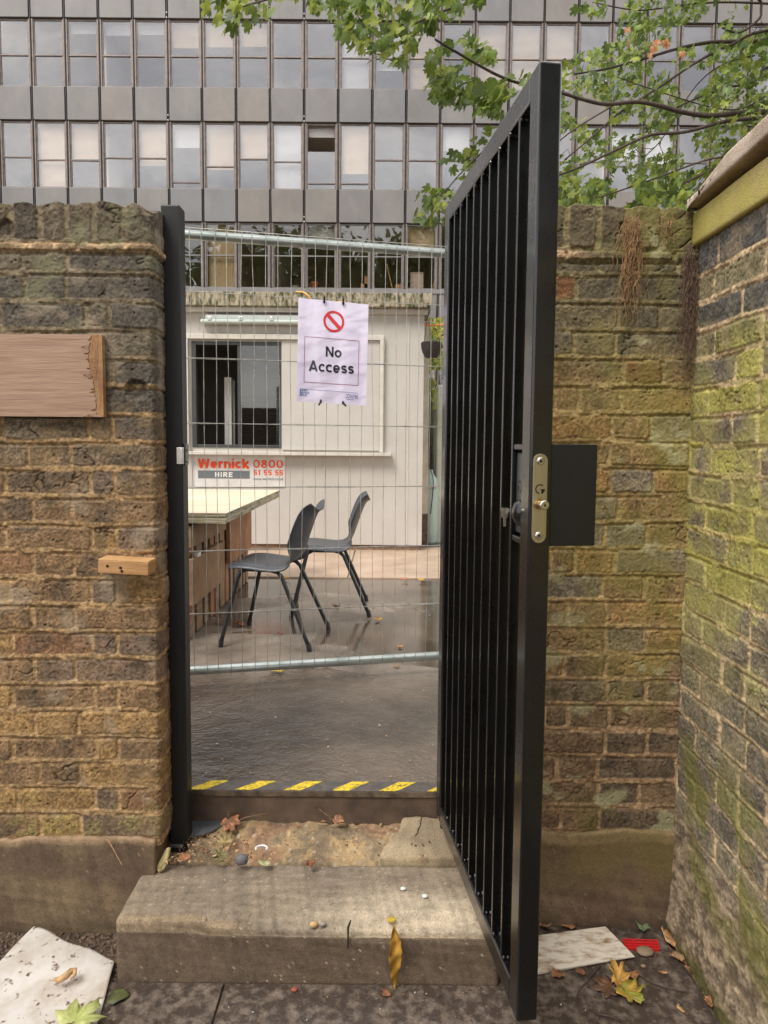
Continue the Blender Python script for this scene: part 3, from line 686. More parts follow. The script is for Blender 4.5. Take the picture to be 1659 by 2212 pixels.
for zz in (1.375, 1.41): MB().lathe([(.003, 0), (.003, .003), (.0015, .004)], 12, Matrix.Translation((-.5825, 2.02, zz)) @ Matrix.Rotation(R(90), 4, 'Y')).build('screw', m_chrome, post)

GL = .776; GH = 1.834
gate = thing('steel_gate', 'tall black steel gate of vertical flat bars, swung open towards the viewer', 'gate', (.2725, 1.277, .286))
gx = Vector((.1705-.2725, 2.045-1.277, 0)).normalized(); gy = Vector((-gx.y, gx.x, 0))
gate.rotation_euler = (0, 0, math.atan2(gx.y, gx.x))
T_ = .043
f = MB().box(0, -T_, 0, .05, 0, GH).box(GL-.05, -T_, 0, GL, 0, GH).box(.0502, -T_+.0003, GH-.05, GL-.0502, -.0003, GH-.0003).box(.0502, -T_+.0003, .0003, GL-.0502, -.0003, .05)
f.build('frame', m_blk, gate, world=False, bevel=.0045, seg=3)
rr = random.Random(3)
for k in range(9):
    x = .112+k*.0685
    b = MB().box(x, -.041, .0495, x+.008, -.002, GH-.0495)
    for q in range(3):                      # weld beads at foot and head
        for zz in (.054, GH-.054):
            c = Vector((x-.004+rr.uniform(-.003, .002), -.006-q*.011+rr.uniform(-.003, .003), zz)); s = rr.uniform(.0035, .006)
            b.lathe([(s*math.sin(a)+1e-4, -s*math.cos(a)) for a in np.linspace(.15, math.pi-.15, 5)], 7, Matrix.Translation(c))
    b.build('bar', m_blk, gate, world=False, bevel=.0012, seg=1)
ZL = 1.43-.289   # eye level in gate space
lk = MB().box(.054, -.038, 1.258-.289, .108, -.010, 1.420-.289).build('lock_case', mat('lock_grey', C(50, 54, 58), C(70, 72, 74), rough=.3, scale=10), gate, world=False, bevel=.003)
for zz in (1.424-.289, 1.240-.289): MB().box(.0502, -.036, zz, .1115, -.004, zz+.013).build('lock_rail', m_blk, gate, world=False, bevel=.003)
def g_logo(M, r, d, m, parent, **k):
    mb = MB(); n = 20; a0, a1 = R(48), R(262); ri = r*.76
    pts = [(r*math.cos(a), r*math.sin(a)) for a in np.linspace(a0, a1, n)]+[(ri*math.cos(a), ri*math.sin(a)) for a in np.linspace(a1, a0, n)]
    mb.prism(pts, d, M)
    mb.prism([(-.02*r, .02*r), (r*.98, .02*r)]+[(r*math.cos(a), r*math.sin(a)) for a in np.linspace(R(-2), R(-75), 8)]+[(.25*r, -.2*r), (.25*r, -.2*r)][:1], d, M)
    return mb.build('emblem', m, parent, **k)
m_ink = mat('deep_black', C(12, 12, 12), rough=.6)
g_logo(Matrix.Translation((.085, -.0098, 1.352-.289)) @ Matrix.Rotation(R(-90), 4, 'X') @ Matrix.Rotation(R(180), 4, 'X'), .012, .0006, m_ink, lk, world=False)
esc = MB().lathe([(.026, 0), (.025, .004), (.020, .009), (.012, .013), (.006, .014)], 24, Matrix.Translation((.082, -.010, 1.30-.289)) @ Matrix.Rotation(R(-90), 4, 'X')).build('escutcheon', m_blk, gate, world=False, smooth=True)
ky = MB().lathe([(.007, 0), (.007, .004)], 14, Matrix.Translation((.082, .013, 1.302-.289)) @ Matrix.Rotation(R(-90), 4, 'X'))
ky.box(.0808, .015, 1.290-.289, .0832, .027, 1.310-.289)
ky.box(.081, .018, 1.272-.289, .083, .023, 1.292-.289)
ky.build('key', m_chrome, gate, world=False)
# plate on the free edge
ME = Matrix.Translation((0, 0, 0)) @ Matrix(((0, 0, -1, 0), (1, 0, 0, 0), (0, 1, 0, 0), (0, 0, 0, 1)))   # (u,v,d)->(x=-d, y=u, z=v)
cu, v0, v1, hw = -.0195, 1.2505-.289, 1.419-.289, .0142
pl = [(cu+hw*math.cos(a), v1-hw+hw*math.sin(a)) for a in np.linspace(0, math.pi, 12)]+[(cu+hw*math.cos(a), v0+hw+hw*math.sin(a)) for a in np.linspace(math.pi, 2*math.pi, 12)]
fp = MB().prism(pl, .003, ME).build('faceplate', m_steel, gate, world=False, bevel=.0008)
for vz in (v1-hw, v0+hw):
    s = MB().lathe([(.0075, 0), (.0075, .0012), (.006, .0026), (.0032, .0028), (.003, .0012), (.0005, .0011)], 24, Matrix.Translation((-.003, cu, vz)) @ Matrix.Rotation(R(-90), 4, 'Y')).build('screw', m_chrome, fp, world=False, smooth=False)
    MB().lathe([(.0026, 0), (.0026, .0004)], 6, Matrix.Translation((-.0043, cu, vz)) @ Matrix.Rotation(R(-90), 4, 'Y')).build('screw_socket', m_ink, fp, world=False)
g_logo(Matrix.Translation((-.0031, 0, 0)) @ ME @ Matrix.Translation((cu, 1.3525-.289, 0)) @ Matrix.Scale(-1, 4, (1, 0, 0)), .0095, .0005, m_ink, fp, world=False)
MB().lathe([(.0105, 0), (.0105, .0035), (.009, .004)], 24, Matrix.Translation((-.003, cu, 1.3245-.289)) @ Matrix.Rotation(R(-90), 4, 'Y')).build('bush', m_brass, gate, world=False, smooth=False)
kb = MB().lathe([(.0075, 0), (.0075, .016), (.009, .0165), (.009, .023), (.0075, .0245)], 24, Matrix.Translation((-.006, cu, 1.3245-.289)) @ Matrix.Rotation(R(-90), 4, 'Y')).build('latch_button', m_chrome, gate, world=False, smooth=False)
MB().lathe([(.0022, 0), (.0022, .0006)], 10, Matrix.Translation((-.0304, cu, 1.3245-.289)) @ Matrix.Rotation(R(-90), 4, 'Y')).build('button_hole', m_ink, kb, world=False)
MB().box(.006, -T_-.092, 1.243-.289, .0095, -T_+.001, 1.437-.289).build('shield_plate', m_blk2, gate, world=False, bevel=.0025)
hp = thing('hinge_post', 'black steel hinge post standing behind the far edge of the open gate', 'post', (.212, 2.09, .18))
MB().box(.186, 2.064, .178, .240, 2.118, 2.108).build('post', m_blk, hp, bevel=.005)
for zz in (.22, .95, 1.62): MB().lathe([(.011, 0), (.011, .07)], 14, Matrix.Translation((GL+.012, -.02, zz))).build('hinge', m_blk, gate, world=False)

# ================= MESH FENCE =================
FO = Vector((-.865, 3.0, 0)); FE = Vector((1.128, .25, 0)).normalized(); FN = Vector((FE.y, -FE.x, 0))
def PF(px, py):
    d = Vector(ray(px, py)); o = Vector((0, 0, HC)); t = (FO-o).dot(FN)/d.dot(FN); p = o+d*t; return (p-FO).dot(FE), p.z
def FP(s, z, off=0): return FO+FE*s+Vector((0, 0, z))+FN*off
m_galv = mat('galvanised_tube', C(196, 202, 198), C(150, 158, 154), rough=.34, metal=.85, scale=6, rough2=.5, bump=.03, bscale=80)
m_wire = mat('galvanised_wire', C(190, 188, 180), C(140, 136, 128), rough=.4, metal=.45, scale=20)
fence = thing('mesh_fence_panel', 'galvanised temporary site fence panel of wire mesh standing behind the gateway', 'fence', FP(.5, Z_Y))
S0, S1 = -.92, 2.5
for zz in (2.321, .41): MB().tube([FP(S0+(S1-S0)*k/6, zz) for k in range(7)], .0205, 18).build('rail', m_galv, fence, smooth=True)
for s in (S0, S1): MB().tube([FP(s, Z_Y+.02), FP(s, 2.36)], .0205, 16).build('upright', m_galv, fence, smooth=True)
for s in (S0, S1): MB().box(-.32, -.11, 0, .32, .11, .13, Matrix.Translation(FP(s, Z_Y)) @ Matrix.Rotation(R(70), 4, 'Z')).build('foot_block', mat('foot_rubber', C(60, 60, 58), rough=.8), fence, bevel=.02)
rr = random.Random(12); s = .02-.0537*17; mbv = MB()
sw = []
while s < S1:
    if s > S0+.02: sw.append(s)
    s += .0537
for s in sw:
    ph = rr.uniform(0, 6); pts = []
    a = rr.uniform(.001, .0035); b_ = rr.uniform(-.006, .006)
    for k in range(30):
        z = .385+(2.347-.385)*k/29; pts.append(FP(s+a*math.sin(z*rr.choice((7, 7.2))+ph)+b_*math.sin(z*1.5+ph), z, .0215+.0012*math.sin(z*11+ph)))
    mbv.tube(pts, .00135, 6, cap=False)
zs = [PF(402, y)[1] for y in (632, 775, 915, 1053, 1190, 1325)]
for z in zs:
    for dz in ((0, .0045) if z < zs[0]-.1 else (0,)):
        ph = rr.uniform(0, 6)
        mbv.tube([FP(S0+(S1-S0)*k/40, z+dz*.6+.0012*math.sin(k*.9+ph), .0246) for k in range(41)], .0015, 6, cap=False)
mbv.tube([FP(S0, 2.345, .021), FP(S1, 2.345, .021)], .002, 6)
mbv.build('wire_mesh', m_wire, fence, smooth=True)

# poster
cn = [PF(643, 646.5), PF(793, 661), PF(788, 877), PF(639, 868)]      # TL TR BR BL
def pos_poster(u, v, lift=0):
    s = (cn[0][0]*(1-u)+cn[1][0]*u)*v+(cn[3][0]*(1-u)+cn[2][0]*u)*(1-v); z = (cn[0][1]*(1-u)+cn[1][1]*u)*v+(cn[3][1]*(1-u)+cn[2][1]*u)*(1-v)
    ua, va = np.array([u*1.]), np.array([v*1.])
    wv = .0042*(fbm(ua*3+va*1.2, va*13-ua*2.5, 3, 3)[0]-.5)+.003*(fbm(ua*11, va*2, 5, 2)[0]-.5)+.002*math.cos(u*5.6*math.pi)
    return FP(s, z, .034+wv+lift)
poster = thing('no_access_sign', 'white laminated No Access sign with a red prohibition symbol tied to the mesh fence', 'sign', pos_poster(.5, 0))
m_paper = mat('laminated_sheet', C(232, 222, 242), C(224, 214, 236), rough=.16, scale=5, spec=.5)
nu, nv = 60, 90; P = [pos_poster(i/(nu-1), j/(nv-1)) for i in range(nu) for j in range(nv)]
me = raw_mesh('sheet', [tuple(p) for p in P], grid_faces(nu, nv)); link('sheet', me, m_paper, poster)
m_red = mat('sign_red', C(214, 48, 48), rough=.25); m_dk = mat('sign_ink', C(44, 44, 50), rough=.25); m_line = mat('sign_line', C(150, 60, 80), rough=.3); m_blue = mat('sign_blue', C(60, 90, 150), rough=.3)
def flat(name, quads, m, parent, fn, lift=.0012):
    mb = MB()
    for q in quads: mb.add([fn(u, v, lift) for u, v in q], [tuple(range(len(q)))])
    me = bpy.data.meshes.new(name); me.from_pydata([tuple(v) for v in mb.v], [], mb.f); me.update(); return link(name, me, m, parent)
AR = (cn[0][1]-cn[3][1])/(cn[1][0]-cn[0][0]); cuu, cvv, ru = .505, .803, .150
ringq = []
for k in range(48):
    a, b = 2*math.pi*k/48, 2*math.pi*(k+1)/48
    ringq.append([(cuu+ru*math.cos(a), cvv+ru/AR*math.sin(a)), (cuu+ru*math.cos(b), cvv+ru/AR*math.sin(b)), (cuu+ru*.78*math.cos(b), cvv+ru*.78/AR*math.sin(b)), (cuu+ru*.78*math.cos(a), cvv+ru*.78/AR*math.sin(a))])
bt = .018
for k in range(10):
    a, b = -1+2*k/10, -1+2*(k+1)/10; d = .80*ru*.7071
    ringq.append([(cuu+a*d+bt, cvv+(-a*d+bt)/AR), (cuu+b*d+bt, cvv+(-b*d+bt)/AR), (cuu+b*d-bt, cvv+(-b*d-bt)/AR), (cuu+a*d-bt, cvv+(-a*d-bt)/AR)])
flat('prohibition_symbol', ringq, m_red, poster, pos_poster)
def strip_line(u0, v0_, u1, v1_, t, n=24):
    q = []
    for k in range(n):
        a, b = k/n, (k+1)/n; A = (u0+(u1-u0)*a, v0_+(v1_-v0_)*a); B = (u0+(u1-u0)*b, v0_+(v1_-v0_)*b)
        if abs(u1-u0) > abs(v1_-v0_): q.append([(A[0], A[1]-t/AR/2), (B[0], B[1]-t/AR/2), (B[0], B[1]+t/AR/2), (A[0], A[1]+t/AR/2)])
        else: q.append([(A[0]-t/2, A[1]), (A[0]+t/2, A[1]), (B[0]+t/2, B[1]), (B[0]-t/2, B[1])])
    return q
flat('border', strip_line(.10, .635, .875, .635, .006)+strip_line(.10, .195, .875, .195, .006)+strip_line(.10, .195, .10, .635, .006)+strip_line(.875, .195, .875, .635, .006), m_line, poster, pos_poster)
block_text('lettering', 'No', pos_poster, .40, .457, .625, .556, m_dk, poster, w=.17)
block_text('lettering', 'Access', pos_poster, .165, .305, .81, .410, m_dk, poster, w=.17, gap=.08)
flat('rule', strip_line(.055, .127, .875, .118, .004)+strip_line(.05, .055, .05, .127, .012, 6), m_blue, poster, pos_poster)
for k, wd_ in enumerate(('ARK', 'BUILD', 'PLC')): lettering('logo', wd_, pos_poster, .065, .106-k*.024, .065+(.09, .115, .085)[k], .124-k*.024, m_blue, poster, off=.02)
flat('small_print', [q for k in range(4) for q in strip_line(.70, .098-k*.015, .875-(.06 if k == 3 else 0), .096-k*.015, .008, 16)[::1 if k < 1 else 1] if (hash((k, round(q[0][0], 3))) % 5)], m_blue, poster, pos_poster)
rr = random.Random(4)
for u, v, a in ((.36, .985, 90), (.63, .985, 90), (.34, .012, 60), (.66, .012, 130)):
    p = pos_poster(u, v, .004); dirv = FE*math.cos(R(a))+Vector((0, 0, 1))*math.sin(R(a)); 
    if v < .5: dirv = -dirv if a != 60 else -dirv
    mb = MB().tube([p-dirv*.006+FN*.001, p+dirv*.012+FN*.006], .0038, 8); mb.tube([p+dirv*.012+FN*.006, p+dirv*.020+FN*.009], [.0045, .0035], 8)
    mb.tube([p+FN*.003+FE*.004*math.cos(b)+Vector((0, 0, .009*math.sin(b))) for b in np.linspace(0, 6.28, 12)], .0014, 6)
    o = mb.build('cable_tie', m_ink, poster)

# ================= SITE CABIN =================
YC = 7.05
m_cab = mat('cream_panel', C(194, 189, 182), C(182, 176, 168), rough=.5, scale=2.2, contrast=(.35, .7), bump=.03, bscale=30, detail=8, rough2=.6)
m_cab2 = mat('cream_trim', C(206, 200, 190), C(188, 180, 168), rough=.45, scale=9, contrast=(.4, .75))
m_dgrey = mat('dark_frame', C(56, 57, 58), C(66, 66, 66), rough=.4)
cab = thing('site_cabin', 'cream portable cabin with a dark sliding window and a mossy flat roof edge', 'cabin', (-1.8, YC+1.2, Z_Y))
x0, x1 = -5.2, .395; wz0, wz1 = PY(510, 967, YC).z, PY(510, 738, YC).z; wx0, wx1 = PY(415, 850, YC).x, PY(607, 850, YC).x; zt, zb = 2.80, .39
MB().box(x0, YC, zb, wx0, YC+.06, zt).box(wx1, YC, zb, x1, YC+.06, zt).box(wx0, YC, wz1, wx1, YC+.06, zt).box(wx0, YC, zb, wx1, YC+.06, wz0).build('front_wall', m_cab, cab)
MB().box(x1-.05, YC+.061, zb, x1, YC+2.4, zt).box(x0, YC+.061, zb, x0+.05, YC+2.4, zt).box(-2.75, YC+2.34, zb, x1-.051, YC+2.4, zt).build('side_wall', m_cab, cab)  # rear wall left open at the unseen far left, added to let daylight in
m_int = mat('cabin_interior', C(150, 146, 140), C(136, 132, 128), rough=.7, scale=3)
MB().box(x0+.055, YC+.061, .42, x1-.055, YC+2.33, .45).box(-2.75, YC+2.30, .45, x1-.055, YC+2.335, zt-.02).box(x0+.055, YC+.061, zt-.03, x1-.055, YC+2.3, zt-.001).build('lining', m_int, cab)
MB().box(x0, YC+.02, Z_Y, x1-.02, YC+2.38, zb+.0).build('skirting', mat('skirting', C(150, 116, 92), C(104, 90, 76), rough=.9, scale=26, bump=.6, bscale=60), cab)
m_moss = mat('mossy_fascia', C(172, 160, 138), C(70, 72, 44), rough=.9, scale=26, bump=.4, bscale=90, stretch=(1, 1, .35), contrast=(.42, .60), detail=8)
MB().box(x0-.05, YC-.13, 2.80, .462, YC+2.5, 2.937).build('roof_edge', m_moss, cab, bevel=.006)
zb2 = PY(500, 676, YC).z; zt2 = PY(500, 660, YC).z
MB().box(x0, YC-.075, zb2, -.2, YC-.001, 2.799).build('roof_beam', m_cab2, cab, bevel=.005)
MB().box(-.199, YC-.045, 2.745, .43, YC-.001, 2.799).build('roof_trim', m_cab2, cab, bevel=.003)
for px in (455, 702, 750, 879):
    x = PY(px, 1100, YC).x; MB().box(x-.006, YC-.006, zb+.01, x+.006, YC-.0008, 2.74 if px > 839 else 1.33).build('cover_strip', m_cab2, cab)
for px in (430, 517, 590): 
    x = PY(px, 700, YC).x; MB().box(x-.004, YC-.004, wz1+.12, x+.004, YC-.0008, 2.72).build('cover_strip', m_cab2, cab)
# shutter frame round the window
fx0, fx1 = PY(397, 860, YC).x, PY(839, 860, YC).x; fz1, fz0 = PY(500, 723, YC).z, PY(500, 975, YC).z
MB().box(fx0, YC-.05, fz1-.05, fx1-.05, YC-.001, fz1).box(fx0, YC-.05, fz0, fx0+.06, YC-.001, fz1-.0505).box(fx1-.09, YC-.05, fz0, fx1-.05, YC-.001, fz1-.0505).build('shutter_frame', m_cab2, cab, bevel=.004)
MB().box(wx1+.012, YC-.022, fz0+.02, fx1-.092, YC-.001, fz1-.052).build('shutter_panel', m_cab, cab, bevel=.002)
MB().box(fx0+.02, YC-.11, fz0-.035, PY(845, 980, YC).x, YC-.001, fz0-.001).build('sill', m_cab2, cab, bevel=.004)
# window
win = MB().box(wx0, YC-.012, wz0, wx0+.045, YC+.05, wz1).box(wx1-.02, YC-.012, wz0, wx1, YC+.05, wz1).box(wx0+.0455, YC-.012, wz1-.035, wx1-.0205, YC+.05, wz1).box(wx0+.0455, YC-.012, wz0, wx1-.0205, YC+.05, wz0+.03)
mxw = PY(516, 850, YC).x
win.box(mxw-.012, YC-.006, wz0+.0305, mxw+.022, YC+.03, wz1-.0355).build('window', m_dgrey, cab, bevel=.003)
def glass(name, tint, fac, rough=.02, col=(1, 1, 1), bump=0.):
    m = bpy.data.materials.new(name); m.use_nodes = True; nt = m.node_tree; N = nt.nodes; L = nt.links; N.remove(N['Principled BSDF'])
    g = N.new('ShaderNodeBsdfGlossy'); g.inputs['Roughness'].default_value = rough; g.inputs['Color'].default_value = (*col, 1)
    t = N.new('ShaderNodeBsdfTransparent'); t.inputs['Color'].default_value = (*tint, 1)
    fr = N.new('ShaderNodeLayerWeight'); fr.inputs['Blend'].default_value = .5; pw = N.new('ShaderNodeMath'); pw.operation = 'POWER'; pw.inputs[1].default_value = 5; L.new(fr.outputs['Facing'], pw.inputs[0])
    a = N.new('ShaderNodeMath'); a.operation = 'ADD'; a.inputs[1].default_value = fac+.04; L.new(pw.outputs[0], a.inputs[0]); a.use_clamp = True
    x = N.new('ShaderNodeMixShader'); L.new(a.outputs[0], x.inputs[0]); L.new(t.outputs[0], x.inputs[1]); L.new(g.outputs[0], x.inputs[2]); L.new(x.outputs[0], N['Material Output'].inputs['Surface'])
    if bump:
        tc = N.new('ShaderNodeTexCoord'); n = N.new('ShaderNodeTexNoise'); n.inputs['Scale'].default_value = .7; L.new(tc.outputs['Object'], n.inputs['Vector'])
        b = N.new('ShaderNodeBump'); b.inputs['Distance'].default_value = bump; b.inputs['Strength'].default_value = 1; L.new(n.outputs['Fac'], b.inputs['Height']); L.new(b.outputs[0], g.inputs['Normal'])
    return m
m_glc = glass('cabin_glass', (.6, .61, .62), .03)
MB().box(mxw+.0225, YC+.004, wz0+.031, wx1-.021, YC+.010, wz1-.036).build('pane', m_glc, cab)
mbs = MB()
for k in range(22): mbs.box(mxw+.03, YC+.06, wz0+.06+k*.045, wx1-.03, YC+.085, wz0+.066+k*.045)
mbs.build('blind_or_light', mat('mirrored_slat', C(70, 74, 84), rough=.6), cab)  # dark slats standing in for the lines reflected in this pane
door = thing('cabin_door', 'white door leaf seen through the open half of the cabin window', 'door', (PY(498, 960, YC+.4).x, YC+.4, .45))
a, b = PY(485, 880, YC+.4).x, PY(500, 880, YC+.4).x; dz = PY(490, 815, YC+.4).z
m_wh = mat('white_panel', C(236, 234, 228), rough=.5)
dm = MB().box(a, YC+.4, .45, b, YC+.44, dz).build('leaf', m_wh, door); dm2 = MB().box(b+.001, YC+.43, .45, b+.03, YC+.9, dz-.03).build('frame', mat('door_edge', C(150, 144, 134), rough=.6), door)
# strip light
lx0, lx1 = PY(438, 693, YC).x, PY(700, 693, YC).x; lz = PY(500, 693, YC).z
sl_ = thing('strip_light', 'unlit fluorescent batten light hanging on the cabin wall above the window', 'light', ((lx0+lx1)/2, YC-.05, lz))
MB().box(lx0+.04, YC-.07, lz, lx1, YC-.003, lz+.05).build('housing', mat('batten_grey', C(196, 200, 196), rough=.4), sl_, bevel=.012)
MB().box(lx0, YC-.115, lz-.045, lx1+.02, YC-.004, lz-.001).build('diffuser', mat('diffuser_plastic', C(196, 204, 198), C(182, 192, 186), rough=.2, scale=4), sl_, bevel=.02, seg=4)
for k in range(4):
    x = lx0+.08+k*.31; MB().box(x, YC-.121, lz-.015, x+.035, YC-.1155, lz+.022).build('clip', m_chrome, sl_, bevel=.002)
xx = PY(492, 680, YC).x
mb = MB()
for k in range(7): mb.tube([Vector((xx+.006*math.cos(b)*(k % 2)+.01*(k > 3), YC-.05+.006*math.cos(b)*((k+1) % 2), lz+.065+k*.026+.015*math.sin(b))) for b in np.linspace(0, 6.28, 10)], .0022, 5)
mb.build('chain', m_chrome, sl_)
# hire company board
hs = thing('hire_sign', 'white board with orange lettering and phone number fixed low on the cabin wall', 'sign', (PY(520, 1045, YC).x, YC-.01, PY(520, 1045, YC).z))
hx0, hx1 = PY(421, 1000, YC).x, PY(616, 1000, YC).x; hz1, hz0 = PY(520, 981, YC).z, PY(520, 1052, YC).z
MB().box(hx0, YC-.008, hz0, hx1, YC-.0008, hz1).build('board', mat('sign_white', C(222, 220, 218), C(206, 200, 192), rough=.35, scale=5), hs)
def psgn(u, v, lift=0): return Vector((u, YC-.0085-lift, v))
def rect(a, b, c, d): p, q = PY(a, b, YC), PY(c, d, YC); return p.x, q.z, q.x, p.z      # left, top, right, bottom pixels
m_or = mat('sign_orange', C(240, 82, 34), rough=.35); m_gr = mat('sign_grey', C(112, 118, 122), rough=.35)
def rt(body, a, b, c, d, m, off): r_ = rect(a, b, c, d); lettering('lettering', body, psgn, r_[0], r_[1], r_[2], r_[3], m, hs, off=off, lift=.001)
def bt(body, a, b, c, d, m, w, gap, y=.0085):
    r_ = rect(a, b, c, d); block_text('lettering', body, lambda u, v, l=0: Vector((u, YC-y-l, v)), r_[0], r_[1], r_[2], r_[3], m, hs, w=w, gap=gap, lift=.001)
bt('Wernick', 428, 990, 539, 1012, m_or, .235, .07); bt('0800', 547, 993, 612, 1011, m_or, .17, .10); bt('51 55 55', 548, 1015, 612, 1027, m_or, .19, .10); rt('www.wernick.co.uk', 547, 1031, 613, 1037.5, m_gr, .01)
r_ = rect(428, 1016, 540, 1034); MB().box(r_[0], YC-.0098, r_[1], r_[2], YC-.0085, r_[3]).build('grey_bar', m_gr, hs, bevel=.001)
bt('HIRE', 465, 1019.5, 503, 1030.5, m_wh, .20, .22, .0100)
# marks and scuffs on the shutter stay in the material; orange cable over the roof edge
def cable(px, r, m, name, label, Y, cat='cable'):
    mb = MB(); pts = []
    P_ = [PY(x, y, Y) if len(q) == 2 else PY(q[0], q[1], q[2]) for q in px for x, y in [q[:2]]]
    for i in range(len(P_)-1):
        p0, p1, p2, p3 = P_[max(i-1, 0)], P_[i], P_[i+1], P_[min(i+2, len(P_)-1)]
        for k in range(6):
            t = k/6; pts.append(.5*((2*p1)+(p2-p0)*t+(2*p0-5*p1+4*p2-p3)*t*t+(3*p1-p0-3*p2+p3)*t**3))
    pts.append(P_[-1]); mb.tube(pts, r, 8); o = mb.build(name, m, smooth=True); recenter(o); return tag(o, label, cat)
m_yc = mat('yellow_cable', C(232, 168, 40), rough=.4)
cable([(640, 630, 7.2), (648, 630.5, 7.0), (655, 631.5, 6.9), (663, 636, 6.85), (670, 644, 6.85), (677, 652, 6.86), (690, 662, 6.87)], .0075, m_yc, 'cable', 'yellow cable looping over the roof edge above the No Access sign', 6.9)
cable([(706, 668, 6.88), (716, 658, 6.86), (730, 652, 6.86), (745, 655, 6.86), (758, 668, 6.88)], .0075, m_yc, 'cable', 'small yellow cable loop just behind the top edge of the No Access sign', 6.9)
MB_o = MB().box(.30, YC-.15, 2.74, .355, YC-.10, 2.81)

# ================= BAR TABLE OF PALLETS =================
m_ply = mat('pale_plywood', C(222, 210, 188), C(206, 190, 162), rough=.5, scale=3, stretch=(.4, 2.5, 1), bump=.05, bscale=40)
m_plye = mat('plywood_edge', C(190, 178, 152), C(120, 112, 88), rough=.8, scale=16, stretch=(.3, .3, 5), contrast=(.4, .62), bump=.4, bscale=60)
m_pw = [mat('pallet_wood_%s' % n_, C(*c1), C(*c2), rough=.75, scale=7, stretch=(1, 1, 4) if v else (1, 1, 1), contrast=(.3, .7), bump=.25, bscale=50) for n_, c1, c2, v in (('tan', (164, 130, 98), (124, 94, 68), 0), ('orange', (168, 122, 86), (128, 88, 60), 0), ('grey', (150, 122, 96), (112, 90, 70), 1), ('dark', (96, 66, 44), (70, 50, 36), 0))]
tb = thing('bar_table', 'bar table of stacked timber pallets under a pale plywood top', 'table', (-1.5, 4.6, Z_Y))
tz = 1.052; tx = -.857
MB().box(-3.0, 3.70, tz-.004, tx, 5.6, tz).build('top_veneer', m_ply, tb)
mb = MB()
for k in range(3): mb.box(-3.0, 3.702+.004*(k % 2), tz-.0225-k*.018, tx-.002-.004*((k+1) % 2), 5.6, tz-.0055-k*.018)
mb.build('tabletop', m_plye, tb)
bx = -1.055; H = tz-.06-Z_Y
def zf(f_): return Z_Y+.006+(H-.012)*f_
rr = random.Random(21)
mb = MB().box(bx-.035, 3.72, zf(.80), bx+.0, 4.55, zf(.985)).box(bx-.03, 3.745, zf(.30), bx+.0, 4.50, zf(.70)); mb.build('plank', m_pw[0], tb, bevel=.004)
MB().box(bx-.03, 4.66, zf(.42), bx+.0, 5.42, zf(.985)).build('plank', m_pw[1], tb, bevel=.004)
MB().box(bx-.05, 4.3, zf(.93), bx+.03, 5.50, zf(1.0)).build('bearer', m_pw[1], tb, bevel=.003)
y = 3.80
while y < 5.44:
    w_ = rr.choice((.07, .09, .09, .12)); 
    MB().box(bx-.06, y, zf(0), bx-.037, y+w_, zf(.92)).build('slat', m_pw[rr.choice((0, 1, 2, 2))], tb, bevel=.003); y += w_+rr.choice((.035, .05, .06))
MB().box(-2.9, 3.86, zf(0), bx-.12, 5.4, zf(.9)).build('core_timber', m_pw[3], tb)
# front ends of the pallets
for (a, b, c) in ((.80, .985, 1), (.56, .78, 1), (.34, .545, 0), (.15, .29, 1), (0, .13, 2)):
    MB().box(bx-.16, 3.755-.02*(c == 1), zf(a), bx-.036, 3.90, zf(b)).build('block', m_pw[c], tb, bevel=.004)
for a, b, c in ((.84, .97, 0), (.58, .76, 2), (.34, .50, 0), (.02, .13, 1)): MB().box(-2.9, 3.765, zf(a), bx-.165, 3.79, zf(b)).build('plank', m_pw[c], tb, bevel=.004)
MB().box(bx-.02, 3.83, zf(.695), bx+.004, 3.90, zf(.73)).build('tape_end', m_wh, tb)

